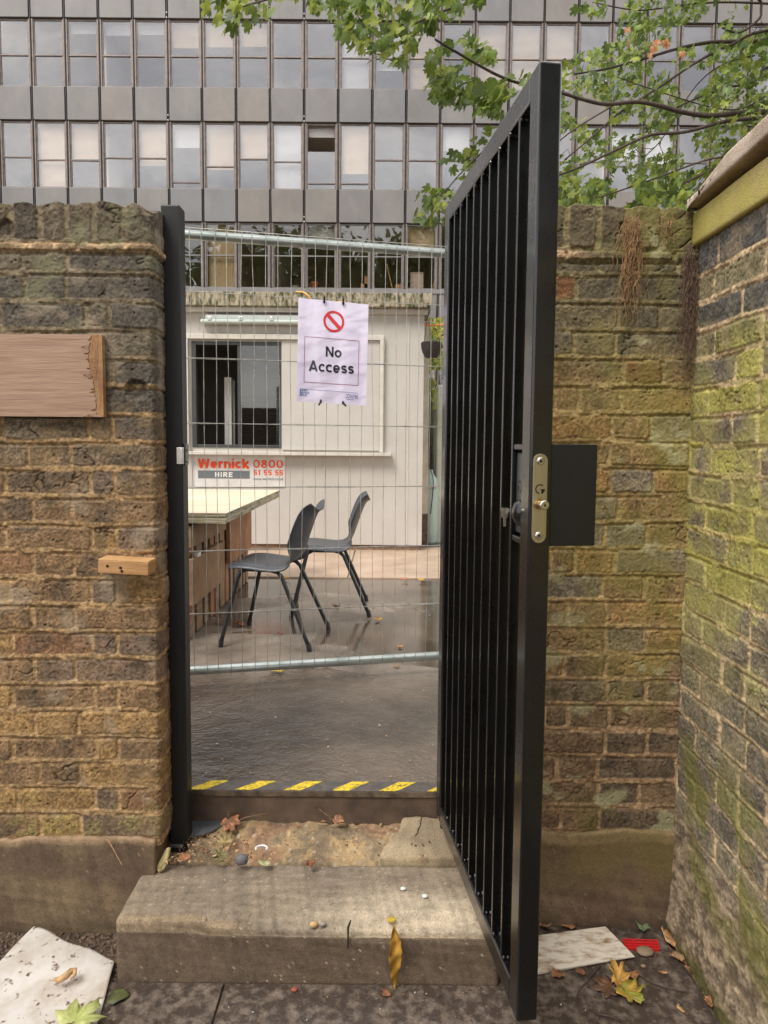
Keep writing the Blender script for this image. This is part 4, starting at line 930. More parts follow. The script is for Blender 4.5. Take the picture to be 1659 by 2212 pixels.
# ================= CHAIRS =================
m_poly = mat('grey_polypropylene', C(66, 70, 76), C(58, 61, 66), rough=.36, scale=30, bump=.04, bscale=200)
m_leg = mat('black_tube', C(26, 28, 30), C(44, 44, 44), rough=.4, scale=30)
def chair_proto(label):
    root = thing('plastic_chair', label, 'chair', group='grey plastic chairs on the wet yard')
    prof = [(.232, .425, .165), (.222, .440, .185), (.19, .448, .200), (.12, .450, .208), (.04, .441, .208), (-.03, .433, .204), (-.08, .437, .198), (-.118, .455, .192), (-.145, .49, .19), (-.165, .54, .193), (-.181, .59, .198), (-.197, .635, .200), (-.213, .68, .196), (-.227, .712, .186), (-.240, .732, .172), (-.262, .742, .150)]
    Pf = np.array(prof); k = np.linspace(0, len(prof)-1, 46); Q = np.stack([np.interp(k, np.arange(len(prof)), Pf[:, i]) for i in range(3)], 1)
    for _ in range(3): Q[1:-1] = (Q[:-2]+2*Q[1:-1]+Q[2:])/4
    T = np.gradient(Q[:, :2], axis=0); T /= np.linalg.norm(T, axis=1)[:, None]; Nn = np.stack([T[:, 1], -T[:, 0]], 1)*1.0
    # normal pointing to the sitter (up on the seat, forward on the back)
    Nn = np.where((Nn[:, 1:2]+Nn[:, 0:1] < 0), -Nn, Nn)
    V = np.linspace(-1, 1, 25); P = np.zeros((46, 25, 3))
    for i in range(46):
        back = sst(.44, .56, np.array(Q[i, 1]))*(1 if Q[i, 0] < -.1 else 0)
        for j, v in enumerate(V):
            d = (.012+.040*back)*abs(v)**2.2-(.030*(1-back)*sst(.82, 1, np.array(abs(v))))
            y_ = v*Q[i, 2]*(1-.02*back)
            P[i, j] = (Q[i, 0]+Nn[i, 0]*d, y_, Q[i, 1]+Nn[i, 1]*d)
    me = raw_mesh('shell', P, grid_faces(46, 25)); sh = link('shell', me, m_poly, root, world=False)
    so = sh.modifiers.new('solid', 'SOLIDIFY'); so.thickness = .005
    for sg in (-1, 1):
        pts = []
        key = [(.25, .228, .012), (.162, .192, .375), (.148, .186, .410), (.115, .180, .426), (-.02, .178, .424), (-.06, .180, .415), (-.085, .184, .390), (-.25, .222, .012)]
        for i in range(len(key)-1):
            n_ = 5 if i in (0, 6) else 2
            for q in range(n_): t = q/n_; pts.append([key[i][c_]*(1-t)+key[i+1][c_]*t for c_ in range(3)])
        pts.append(key[-1]); pts = [(p[0], p[1]*sg, p[2]) for p in pts]
        MB().tube(pts, .0115, 12).build('leg_frame', m_leg, root, world=False, smooth=True)
        for e in (key[0], key[-1]): MB().lathe([(.0135, 0), (.0145, .02), (.013, .045)], 12, Matrix.Translation((e[0], e[1]*sg, 0)) @ Matrix.Rotation(R(-10 if e[0] > 0 else 10), 4, 'Y')).build('foot_cap', m_leg, root, world=False)
    for xx in (.09, -.05): MB().tube([(xx, -.18, .424), (xx, .18, .424)], .008, 8).build('stretcher', m_leg, root, world=False)
    return root
c1 = chair_proto('grey plastic chair nearest the fence, beside the pallet bar table')
def place(o, x, y, ang): o.location = (x, y, Z_Y); o.rotation_euler = (0, 0, ang)
place(c1, -.606, 3.848, math.atan2(.075, -.50))
c2 = c1.copy(); COL.objects.link(c2); c2['label'] = 'grey plastic chair farther back, half hidden behind the nearer one'
for ch in c1.children: d = ch.copy(); COL.objects.link(d); d.parent = c2
place(c2, -.352, 4.545, math.atan2(-.03, -.476))
# ================= OFFICE BUILDING =================
YB = 24.4
Ax = PY(68, 50, YB).x; Bx = PY(68+1478, 50, YB).x; UW = (Bx-Ax)/20
BX = (Ax+PY(80, 435, YB).x)/2; BX = Ax-.02
zrow = [PY(700, y, YB).z for y in (624, 483, 411, 267, 198, 50)]      # w3 bottom/top, w2 bottom/top, w1 bottom/top
FLH = zrow[2]-zrow[0]
m_pan = [mat('spandrel_%s' % n_, C(*a), C(*b), rough=.42, scale=1.1, contrast=(.3, .7), bump=.02, bscale=8, detail=9, stretch=(1, 1, .6), spec=.5) for n_, a, b in (('grey', (126, 122, 119), (104, 101, 99)), ('warm', (131, 124, 118), (110, 104, 99)), ('cool', (124, 123, 123), (103, 102, 103)))]
m_mull = mat('bronze_mullion', C(134, 120, 112), C(108, 100, 96), rough=.4, metal=.3, scale=6)
m_gap = mat('joint_dark', C(34, 30, 30), rough=.6)
m_wfr = mat('window_frame_grey', C(128, 124, 122), C(110, 106, 106), rough=.45, scale=3)
m_bl = mat('blind_ceiling_cream', C(250, 226, 190), C(244, 214, 172), rough=.7, scale=2)
m_blw = mat('blind_ceiling_white', C(246, 244, 240), rough=.6)
m_gl = glass('office_glass', (.97, .97, .98), .075, rough=.015, col=(.96, .97, 1), bump=.012)
m_gl2 = glass('clear_office_glass', (.86, .86, .84), .05, rough=.01, bump=.008)
bd = thing('office_building', 'long grey panelled office block with rows of sash windows behind the cabin', 'building', (0, YB+4, Z_Y))
NX0, NX1 = -3, 33
xl, xr = BX+NX0*UW, BX+NX1*UW
# rows of windows from ground up
def wrow(k): return zrow[0]+k*FLH, zrow[1]+k*FLH
m_inw = mat('office_wall', C(196, 184, 168), C(182, 172, 158), rough=.8, scale=1)
for k in range(-1, 4):
    z0, z1 = wrow(k)
    MB().box(xl, YB+.35, z1+.05, xr, YB+6, z1+.45).build('floor_slab', m_inw, bd)
MB().box(xl, YB+6, 0, xr, YB+6.3, wrow(4)[0]).build('rear_wall', m_inw, bd)
for i in range(NX0, NX1, 5): MB().box(BX+i*UW-.06, YB+.4, 0, BX+i*UW+.06, YB+6, wrow(4)[0]).build('partition', m_inw, bd)
MB().box(xl, YB-.0, wrow(4)[0]-.4, xr, YB+12, wrow(4)[0]+.3).build('roof', m_inw, bd)
rr = random.Random(31)
def vis_x(i, z): return -40 < proj((BX+(i+.5)*UW, YB, z))[0] < 2010
blinds_ceilings = {}   # (row, col): (kind, bottom fraction)
# row 2 = lowest visible ... indices: row 0 bottom (y 483-624), row 1 middle, row 2 top; columns counted from mullion at px 68
for cidx, kd in ((0, ('c', 0)), (1, ('c', .45)), (3, ('c', 0.35)), (4, ('w', .62)), (5, ('c', .3)), (6, ('c', .45)), (7, ('w', .0)), (8, ('w', .80)), (9, ('c', .25)), (21, ('w', .1)), (12, ('w', .6)), (17, ('w', .5)), (18, ('w', .4))): blinds_ceilings[(1, cidx)] = kd
for cidx, kd in ((5, ('c', 0)), (8, ('w', .75)), (11, ('c', .55)), (14, ('c', .2))): blinds_ceilings[(0, cidx)] = kd
for cidx, kd in ((9, ('w', 0)), (11, ('c', 0)), (13, ('c', 0)), (14, ('c', .0)), (15, ('c', 0)), (10, ('w', .3)), (4, ('c', .60)), (5, ('c', .62)), (6, ('c', .64)), (1, ('w', .8)), (2, ('w', .78)), (3, ('w', .8))): blinds_ceilings[(2, cidx)] = kd  # leftmost columns: pale slats standing in for brightly lit ceilings inside
low = MB(); glz = MB()
for i in range(NX0, NX1):
    x0_, x1_ = BX+i*UW, BX+(i+1)*UW
    big = vis_x(i, 12)
    if not big: continue
    for k in range(-1, 4):
        z0, z1 = wrow(k)
        # spandrel below window row
        zb_, zt_ = z1-FLH+.012, z0-.012
        if k < 1: low.box(x0_+.045, YB-.10, zb_, x1_-.045, YB+.02, zt_); rr.random(); continue
        MB().box(x0_+.045, YB-.10, zb_, x1_-.045, YB+.02, zt_).build('spandrel', m_pan[rr.choice((0, 0, 1, 2))], bd, bevel=.012)
    MB().box(x0_-.014, YB-.085, Z_Y, x0_+.014, YB+.02, wrow(3)[1]).build('joint_bar', m_gap, bd)
    mm = MB()
    for k in range(-1, 3):
        z0, z1 = wrow(k)
        mm.box(x0_-.080, YB-.05, z0-.01, x0_-.018, YB+.12, z1+.0).box(x0_+.018, YB-.05, z0-.01, x0_+.080, YB+.12, z1)
        if k < 0: glz.box(x0_+.081, YB+.02, z0, x1_-.081, YB+.026, z1)
    mm.build('mullion', m_mull, bd, bevel=.008)
    for k in range(0, 3):
        z0, z1 = wrow(k)
        # sash window
        a, b = x0_+.080, x1_-.080
        mid = {(0): .5, 1: .46, 2: .47}[k]; mid = mid if (k, i) not in blinds_ceilings or k != 1 else (.46 if rr.random() < .4 else rr.choice((.40, .42, .40)))
        if (k, i) in ((1, 4), (1, 8), (1, 9)): mid = .10
        if (k, i) == (1, 5): mid = .34
        zm = z0+(z1-z0)*mid
        fr = MB().box(a, YB-.01, z0, a+.035, YB+.07, z1-.02).box(b-.035, YB-.01, z0, b, YB+.07, z1-.02).box(a+.0355, YB-.01, z1-.06, b-.0355, YB+.07, z1-.02).box(a+.0355, YB-.01, z0, b-.0355, YB+.07, z0+.04).box(a+.0355, YB-.02, zm-.02, b-.0355, YB+.05, zm+.02)
        wn = fr.build('window', m_wfr if k == 0 else m_mull, bd)
        g_ = m_gl2 if k == 0 else m_gl
        dz1 = .50 if (k, i) == (1, 8) else 1
        MB().box(a+.036, YB+.02, z0+.041, b-.036, YB+.026, zm-.021).build('pane', g_, wn)
        if (k, i) != (1, 8): MB().box(a+.036, YB+.01, zm+.021, b-.036, YB+.016, z1-.061).build('pane', g_, wn)
        else: MB().box(a+.036, YB+.01, zm+.021, b-.036, YB+.016, z0+(z1-z0)*.58).build('pane', g_, wn)
        if (k, i) in blinds_ceilings:
            kd, fr_ = blinds_ceilings[(k, i)]; mb = MB(); z = z1-.08; zend = z0+(z1-z0)*fr_+.06
            while z > zend: mb.add([(a+.05, YB+.155, z), (b-.05, YB+.155, z), (b-.05, YB+.125, z-.030), (a+.05, YB+.125, z-.030)], [(0, 1, 2, 3)]); z -= .036
            me = bpy.data.meshes.new('blind_or_light'); me.from_pydata([tuple(v) for v in mb.v], [], mb.f); link('blind_or_light', me, m_bl if kd == 'c' else m_blw, wn)
        MB().box(x0_+.02, YB-.07, z0-.0115+.0, x1_-.02, YB+.0, z0-.001).build('window_sill', m_wfr, bd)
tag(low.build('spandrel', m_pan[0], bd, bevel=.012), kind='stuff'); tag(glz.build('glazing', m_gl2, bd), kind='stuff')
zB0, zB1 = wrow(0)[0]-.16, wrow(0)[0]-.012
MB().box(xl, YB-.13, zB0, xr, YB-.102, zB1).build('sill_band', m_wfr, bd)
for i in (4, 8): 
    for k in range(0, 3):
        z = wrow(k)[1]+.02
        for dz in (.0, .16):
            o = MB().lathe([(.02, 0), (.025, .02), (.01, .04)], 10, Matrix.Translation((BX+i*UW, YB-.10, z+dz)) @ Matrix.Rotation(R(90), 4, 'X')).build('fixing', m_wh, bd)
# things on the inner sills of the lowest window row
def sill(px, py, w_, h_, m, name, label, cat, shape='box'):
    p = PY(px, py, YB+.30); z = wrow(0)[0]+.02
    t = MB()
    if shape == 'box': t.box(-w_/2, -.1, 0, w_/2, .1, h_*.96).box(-w_/2-.01, -.11, h_*.96, w_/2+.01, .11, h_)
    elif shape == 'pot': t.lathe([(w_*.32, 0), (w_*.48, h_*.8), (w_*.54, h_*.8), (w_*.54, h_), (w_*.45, h_), (w_*.40, h_*.85)], 16)
    elif shape == 'pole': t.tube([(-w_/2, 0, 0), (w_/2, 0, h_)], .022, 8); t.box(w_/2-.03, -.03, h_-.01, w_/2+.03, .03, h_+.02)
    o = t.build(name, m); o.location = (p.x, YB+.30, z); return tag(o, label, cat)
m_cb = mat('cardboard', C(208, 164, 118), C(190, 146, 100), rough=.8)
sill(790, 618, .34, .22, m_cb, 'cardboard_box', 'wide flat cardboard box on the office window ledge right of the plant pot', 'box')
sill(794, 600, .22, .48, mat('brown_box', C(186, 140, 96), rough=.8), 'cardboard_box', 'taller cardboard box at the back of the office window ledge', 'box')
sill(862, 618, .25, .22, m_cb, 'cardboard_box', 'small cardboard box by the leaning pole inside the office window', 'box')
sill(900, 618, .46, .62, mat('pink_box', C(200, 176, 164), rough=.8), 'storage_box', 'large pale storage box standing in the office window nearest the gate', 'box')
sill(679, 618, .28, .26, mat('terracotta', C(206, 104, 72), rough=.8), 'plant_pot', 'terracotta plant pot on the office window ledge above the No Access sign', 'plant pot', 'pot')
sill(842, 616, -.22, .9, m_cb, 'wooden_pole', 'thin wooden pole leaning inside the office window', 'pole', 'pole')
sill(940, 616, .2, .9, m_cb, 'wooden_pole', 'thin wooden pole leaning in the office window beside the gate', 'pole', 'pole')
sill(639, 618, .28, .12, mat('cream_bowl', C(214, 196, 170), rough=.5), 'bowl', 'small cream bowl on the office window ledge left of the sign', 'bowl', 'pot')

# ================= GAP BESIDE THE CABIN =================
m_pw_ = mat('weathered_white', C(206, 196, 180), C(176, 164, 146), rough=.6, scale=6)
a, b = PY(910, 900, 7.3).x, PY(926, 900, 7.3).x; p = PY(915, 697, 7.3)
wp = thing('white_post', 'weathered white post beside the corner of the cabin', 'post', ((a+b)/2, 7.34, Z_Y))
MB().box(a, 7.3, Z_Y, b, 7.38, p.z).build('shaft', m_pw_, wp, bevel=.006)
MB().box(a-.012, 7.288, Z_Y, b+.012, 7.392, PY(915, 1110, 7.3).z).build('base_sleeve', mat('rusty', C(96, 84, 74), C(70, 58, 48), rough=.8, scale=20), wp, bevel=.004)
MB().box(a-.008, 7.292, p.z, b+.03, 7.388, p.z+.02).build('cap', m_pw_, wp, bevel=.004)
hb = thing('hanging_basket', 'dark wicker hanging basket on chains beside the cabin corner', 'basket', PY(932, 771, 6.9))
c = PY(932, 741, 6.9); rad = .098; mb = MB(); dep = .145
mb.lathe([(rad*.55, -dep), (rad*.8, -dep*.75), (rad*.97, -dep*.35), (rad, 0), (rad*.93, 0), (rad*.9, -dep*.35), (rad*.5, -dep*.9)], 28, Matrix.Translation(c))
for k in range(11):
    z = -dep*k/11; r_ = rad*(1-.45*(k/11)**2.2)
    mb.tube([c+Vector((r_*math.cos(a_)+.003*math.sin(a_*14+k*3.1)*math.cos(a_), r_*math.sin(a_)+.003*math.sin(a_*14+k*3.1)*math.sin(a_), z+.002*math.sin(a_*9+k))) for a_ in np.linspace(0, 6.283, 48)], .0065, 6)
mb.build('bowl', mat('dark_wicker', C(44, 38, 36), C(66, 56, 50), rough=.8, scale=40), hb)
hk = PY(926, 668, 6.9); mb = MB()
for a_ in (0.3, 2.4, 4.5): mb.tube([c+Vector((rad*math.cos(a_), rad*math.sin(a_), 0)), hk], .0028, 6)
mb.tube([hk, hk+Vector((0, 0, .04)), hk+Vector((-.02, .03, .06)), hk+Vector((-.05, .15, .03))], .008, 8); mb.build('chain', m_ink, hb)
ct = thing('white_container', 'pale green-white container wall running away behind the cabin corner', 'container', (1.2, 9.5, Z_Y))
m_ct = mat('pale_container', C(206, 212, 202), C(176, 178, 150), rough=.5, scale=2.5, contrast=(.4, .75))
MB().box(.58, 7.65, Z_Y, 3.2, 13, 2.10).build('body', m_ct, ct, bevel=.02)
mb = MB()
for k in range(24): mb.box(.565, 7.75+k*.21, Z_Y+.05, .579, 7.84+k*.21, 2.05)
mb.build('rib_panel', m_ct, ct, bevel=.004)
p = PY(930, 1052, 7.5); vb = thing('gas_bottle', 'pale green gas bottle with a silver valve behind the white post', 'gas bottle', (p.x, 7.55, Z_Y))
MB().lathe([(.07, 0), (.085, .03), (.085, .62), (.07, .72), (.03, .78), (.025, .82)], 20, Matrix.Translation((p.x, 7.55, Z_Y+.02))).build('cylinder', mat('bottle_green', C(176, 196, 188), rough=.3), vb, smooth=True)
MB().tube([(p.x-.05, 7.46, p.z+.0), (p.x+.06, 7.46, p.z)], .016, 10).build('valve', m_chrome, vb)
MB_h = cable([(912, 700, 7.2), (922, 702, 7.2), (935, 703, 7.2), (950, 702, 7.2), (965, 703, 7.2)], .009, mat('orange_cable', C(236, 140, 40), rough=.4), 'cable', 'orange cable stretched behind the hanging basket', 7.2)
MB().lathe([(.10, 0), (.10, .30), (.092, .35), (.07, .40), (.035, .43), (.008, .44)], 24).build('bollard_top', m_dgrey, smooth=True)
o = bpy.data.objects['bollard_top']; o.name = 'domed_flue'; q = PY(1207, 395, 6.0); o.location = (q.x, 6.0, q.z-.42); tag(o, 'dark domed cap showing between the gate and the brick wall top', 'flue')
MB().tube([(q.x, 6.0, Z_Y), (q.x, 6.0, q.z-.42)], .05, 12).build('flue_pipe', m_dgrey, o)

# ================= LEAVES =================
def leaf_template(kind='maple'):
    half = [(0, 1.0), (5, .88), (10, .86), (14, .88), (19, .72), (27, .56), (33, .68), (38, .80), (45, .96), (51, .82), (57, .80), (63, .70), (74, .54), (86, .62), (95, .76), (103, .66), (120, .56), (148, .44), (172, .16)]
    if kind == 'simple': half = [(0, 1.0), (12, .86), (28, .62), (50, .44), (80, .34), (120, .34), (150, .36), (172, .3)]
    pts = [(a, r) for a, r in half]+[(-a, r) for a, r in half[::-1] if a > 0]
    out = [(0., 0., 0.)]
    for a, r in pts: out.append((r*math.sin(R(a)), r*math.cos(R(a))+0., 0.))
    V = np.array(out); ring = len(pts)
    mid = V[1:]*.52; Vt = np.concatenate([V, mid]); F = []
    for i in range(ring):
        j = (i+1) % ring; F.append((0, 1+ring+i, 1+ring+j)); F.append((1+ring+i, 1+i, 1+j)); F.append((1+ring+i, 1+j, 1+ring+j))
    return Vt, np.array(F)
LT, LF = leaf_template()
def leaf_cloud(name, pos, size, tipdir, nrm, col, m, parent, curl=.25, seed=1):
    n = len(pos); rg = np.random.default_rng(seed)
    t = tipdir/np.linalg.norm(tipdir, axis=1, keepdims=True); nn_ = nrm-t*(nrm*t).sum(1, keepdims=True); nn_ /= np.linalg.norm(nn_, axis=1, keepdims=True); s = np.cross(t, nn_)
    x = LT[:, 0][None]*size[:, None]; y = LT[:, 1][None]*size[:, None]; r2 = (LT[:, 0]**2+LT[:, 1]**2)[None]
    cu = rg.uniform(-.6, 1, n)[:, None]*curl; fo = rg.uniform(-.2, 1, n)[:, None]*curl
    z = (-cu*r2+fo*np.abs(LT[:, 0])[None])*size[:, None]*.8
    wx = 1-.35*rg.random(n)[:, None]
    P = pos[:, None]+s[:, None]*(x*wx)[..., None]+t[:, None]*y[..., None]+nn_[:, None]*z[..., None]
    F = (LF[None]+np.arange(n)[:, None, None]*len(LT)).reshape(-1, 3)
    cc = np.repeat(col[:, None], len(LT), 1)*(1+.18*(np.arange(len(LT)) == 0))[None, :, None]
    me = raw_mesh(name, P, F, cc, smooth=False); return link(name, me, m, parent)
m_leaf = mat('maple_leaf', (1, 1, 1), rough=.42, attr=True, scale=30, vary=.18, trans=.42, spec=.4)
m_bark = mat('bark', C(84, 68, 58), C(58, 48, 44), rough=.85, scale=30, stretch=(1, 1, 1), bump=.5, bscale=80)
tree = thing('maple_tree', 'large maple tree reaching in from the right over the wall with drooping green leaves', 'tree', (5.2, 6.2, Z_Y))
def curve_pts(cp, n=8):
    out = []
    for i in range(len(cp)-1):
        p0, p1, p2, p3 = cp[max(i-1, 0)], cp[i], cp[i+1], cp[min(i+2, len(cp)-1)]
        for k in range(n): t = k/n; out.append(.5*((2*p1)+(p2-p0)*t+(2*p0-5*p1+4*p2-p3)*t*t+(3*p1-p0-3*p2+p3)*t**3))
    out.append(cp[-1]); return out
TR = Vector((5.2, 6.2, 0))
MB().tube([(5.2, 6.2, Z_Y-.1), (5.18, 6.2, 1.5), (5.1, 6.15, 3.0), (5.0, 6.1, 4.6), (4.95, 6.1, 7.0), (4.9, 6.0, 9.0)], [.26, .21, .19, .16, .11, .05], 18).build('trunk', m_bark, tree, smooth=True)
BR = [ # (pixel path from trunk side to tip, Y start, Y end, r0, r1, trunk attach z)
 ([(1800, 250), (1659, 242), (1590, 245), (1529, 250), (1474, 242), (1419, 227), (1372, 220), (1309, 225), (1260, 215), (1205, 198), (1130, 182), (1070, 160), (985, 112), (940, 85)], 5.2, 3.9, .034, .006, 3.4),
 ([(1800, 70), (1659, 87), (1580, 90), (1529, 92), (1464, 105), (1380, 130), (1304, 150), (1240, 160)], 5.3, 4.9, .03, .006, 4.4),
 ([(1700, 60), (1579, 97), (1504, 135), (1429, 185), (1374, 220), (1330, 250), (1280, 295), (1220, 345)], 5.1, 4.7, .018, .005, 4.5),
 ([(1760, 250), (1650, 255), (1569, 262), (1479, 285), (1404, 292), (1329, 325), (1230, 370), (1130, 400)], 5.0, 4.4, .026, .006, 3.2),
 ([(1760, 320), (1690, 330), (1609, 335), (1529, 345), (1430, 380), (1330, 415), (1260, 438)], 5.0, 4.6, .015, .004, 2.9),
 ([(1760, 340), (1594, 350), (1480, 395), (1404, 442), (1380, 470)], 5.1, 4.8, .016, .005, 2.8),
 ([(1800, 20), (1659, 8), (1560, 5), (1480, 10), (1380, 22), (1280, 5)], 5.6, 5.2, .018, .004, 5.0),
 ([(1760, 120), (1659, 145), (1639, 170), (1609, 182), (1569, 190), (1510, 210), (1450, 238)], 5.4, 5.1, .02, .005, 4.0),
 ([(1660, -60), (1645, 10), (1640, 40), (1598, 70), (1560, 60)], 5.3, 5.2, .02, .006, 5.0),
 ([(1600, -120), (1400, -90), (1200, -50), (1080, -15), (1039, 0), (969, 20), (894, 52), (840, 85)], 4.9, 3.7, .022, .005, 5.0),
 ([(1500, -220), (1200, -160), (900, -90), (700, -40), (590, -5), (520, 15)], 4.8, 3.5, .022, .004, 5.4),
 ([(1180, 190), (1100, 260), (1040, 330), (990, 380), (950, 430)], 4.2, 3.9, .009, .003, None),
 ([(1330, 225), (1240, 280), (1180, 330), (1120, 390)], 4.6, 4.3, .008, .003, None),
 ([(1630, 120), (1560, 140), (1500, 190), (1430, 300), (1390, 340)], 5.3, 5.1, .009, .003, None),
 ([(1659, 205), (1600, 235), (1530, 230), (1400, 190), (1330, 165)], 5.2, 5.0, .009, .003, None)]
BP = []; 
for path, ya, yb, r0, r1, tz_ in BR:
    n = len(path); cp = [PY(x, y, ya+(yb-ya)*i/(n-1)) for i, (x, y) in enumerate(path)]
    if tz_: cp = [Vector((5.0, 6.1, tz_+.6))]+cp
    pts = curve_pts(cp); k = len(pts); rs = [r0*.68+(r1-r0*.68)*(i/(k-1))**.8 for i in range(k)]
    MB().tube(pts, rs, 9).build('branch', m_bark, tree, smooth=True); BP += [(p, rs[i]) for i, p in enumerate(pts)]
BPn = np.array([tuple(p) for p, _ in BP])
def inpoly(x, y, poly):
    c = False; j = len(poly)-1
    for i in range(len(poly)):
        if ((poly[i][1] > y) != (poly[j][1] > y)) and x < (poly[j][0]-poly[i][0])*(y-poly[i][1])/(poly[j][1]-poly[i][1])+poly[i][0]: c = not c
        j = i
    return c
REG = [ # polygon, count, Y range, size range
 ([(1150, 175), (1240, 120), (1330, 90), (1345, 20), (1372, -60), (2100, -200), (2100, 330), (1700, 400), (1560, 460), (1400, 470), (1180, 470), (1190, 300)], 6600, (4.7, 6.7), (.028, .056)),
 ([(1372, -60), (1380, -400), (2200, -500), (2200, 0)], 300, (4.5, 6.0), (.05, .07)),
 ([(425, -5), (470, 55), (520, 70), (575, 45), (600, 12), (640, -30), (420, -60)], 60, (3.3, 3.8), (.045, .07)),
 ([(700, 0), (720, 50), (745, 85), (800, 122), (860, 150), (905, 110), (960, 50), (1040, 10), (1100, -40), (690, -60)], 300, (3.5, 4.2), (.040, .066)),
 ([(640, -20), (740, 0), (720, 30), (655, 15)], 14, (3.5, 3.8), (.045, .07)),
 ([(925, 110), (1010, 75), (1060, 100), (1100, 150), (1170, 170), (1200, 210), (1150, 260), (1060, 250), (975, 225), (930, 215)], 340, (3.8, 4.6), (.040, .064)),
 ([(955, 345), (1010, 300), (1060, 270), (1110, 285), (1060, 350), (1010, 400), (975, 380)], 70, (3.9, 4.3), (.036, .056)),
 ([(893, 440), (915, 402), (980, 410), (1000, 440), (965, 480), (905, 478)], 52, (3.8, 4.1), (.038, .056)),
 ([(1240, 20), (1300, -10), (1310, 30), (1268, 40)], 22, (4.4, 4.8), (.04, .06)),
 ([(1210, 380), (1500, 400), (1490, 470), (1210, 470)], 360, (4.4, 5.6), (.034, .06))]
rg = np.random.default_rng(77); pos = []; siz = []
for poly, cnt, (y0, y1), (s0, s1) in REG:
    xs_ = [p[0] for p in poly]; ys_ = [p[1] for p in poly]; c_ = 0; tries = 0
    while c_ < cnt and tries < cnt*60:
        tries += 1; x = rg.uniform(min(xs_), max(xs_)); y = rg.uniform(min(ys_), max(ys_))
        if not inpoly(x, y, poly): continue
        if cnt > 300:
            q = fbm(np.array([x/75.]), np.array([y/55.+x/170.]), 7, 3)[0]
            if q < rg.uniform(.37, .51): continue
        p = PY(x, y, rg.uniform(y0, y1)); pos.append(tuple(p)); siz.append(rg.uniform(s0, s1)); c_ += 1
pos = np.array(pos); siz = np.array(siz); n = len(pos)
tip = np.stack([rg.normal(-.45, .5, n), rg.normal(-.1, .6, n), rg.normal(-.7, .45, n)], 1); nr = np.stack([rg.normal(-.2, .7, n), rg.normal(-.3, .7, n), rg.normal(.9, .5, n)], 1)
gcol = np.array([C(120, 138, 62), C(102, 122, 54), C(148, 158, 72), C(90, 108, 54)])[rg.integers(0, 4, n)]*rg.uniform(.75, 1.2, n)[:, None]
for cx_, cy_, k_ in ((1412, 96, 4), (1432, 92, 3), (1408, 112, 2), (1360, 92, 3), (1474, 126, 2)):
    for _ in range(k_): 
        pos = np.vstack([pos, np.array(PY(cx_+rg.normal(0, 6), cy_+rg.normal(0, 10), 4.6))[None]]); siz = np.append(siz, .034); tip = np.vstack([tip, [[0, -.1, -1]]]); nr = np.vstack([nr, [[rg.normal(), -1, .2]]]); gcol = np.vstack([gcol, [C(196, 138, 98)]])
fo = leaf_cloud('foliage', pos, siz, tip, nr, gcol, m_leaf, tree, curl=.6, seed=3)
tw_n = 0
for i in range(0, n, 12):
    d = np.linalg.norm(BPn-pos[i], axis=1); j = int(np.argmin(d))
    if d[j] > .40: continue
    a_ = Vector(BPn[j]); b_ = Vector(pos[i]); md = (a_+b_)/2+Vector((rg.normal(0, .03), rg.normal(0, .03), .06))
    if d[j] > .06 and tw_n < 95: MB().tube([a_, a_*.7+md*.3, md, b_], [.0028, .0024, .0018, .0012], 5, cap=False).build('twig', m_bark, tree); tw_n += 1

# trees standing behind the viewer: the office windows mirror them
m_far = mat('far_leaf', (1, 1, 1), rough=.6, attr=True, scale=3, vary=.1, trans=.25)
LTs = LT
def back_tree(x, y, h, r, label, seed, nl=7500):
    t = thing('street_tree', label, 'tree', (x, y, 0)); rg = np.random.default_rng(seed)
    MB().tube([(x, y, -.1), (x+.1, y, h*.3), (x-.1, y+.1, h*.55), (x, y, h*.85)], [.4, .32, .22, .06], 12).build('trunk', m_bark, t)
    cl = rg.normal(0, 1, (26, 3)); cl /= np.linalg.norm(cl, axis=1, keepdims=True); cl = cl*rg.uniform(.3, .85, (26, 1))*np.array([r, r, h*.36])+np.array([x, y, h*.62])
    p = cl[rg.integers(0, 26, nl)]+rg.normal(0, 1, (nl, 3))*r*.2
    col = np.array([C(84, 100, 40), C(104, 116, 50)])[rg.integers(0, 2, nl)]*rg.uniform(.7, 1.2, nl)[:, None]
    leaf_cloud('foliage', p, rg.uniform(.28, .5, nl), rg.normal(0, 1, (nl, 3))+[0, 0, -.6], rg.normal(0, 1, (nl, 3))+[0, 0, .8], col, m_far, t, seed=seed)
    for k in range(6):
        c_ = cl[k]; MB().tube([(x, y, h*.35+k*.3), tuple((np.array([x, y, h*.5])+c_)/2), tuple(c_)], [.14, .09, .03], 8).build('branch', m_bark, t, smooth=True)
back_tree(-13, -18, 24, 6.2, 'street tree far to the left across the lane behind the viewer', 1)
back_tree(-4, -19, 23.5, 6.2, 'broad street tree across the lane straight behind the viewer', 2)
back_tree(5, -18, 26, 6.4, 'tallest street tree across the lane behind the viewer', 3)
back_tree(14, -19, 24, 6.2, 'street tree far to the right across the lane behind the viewer', 4)
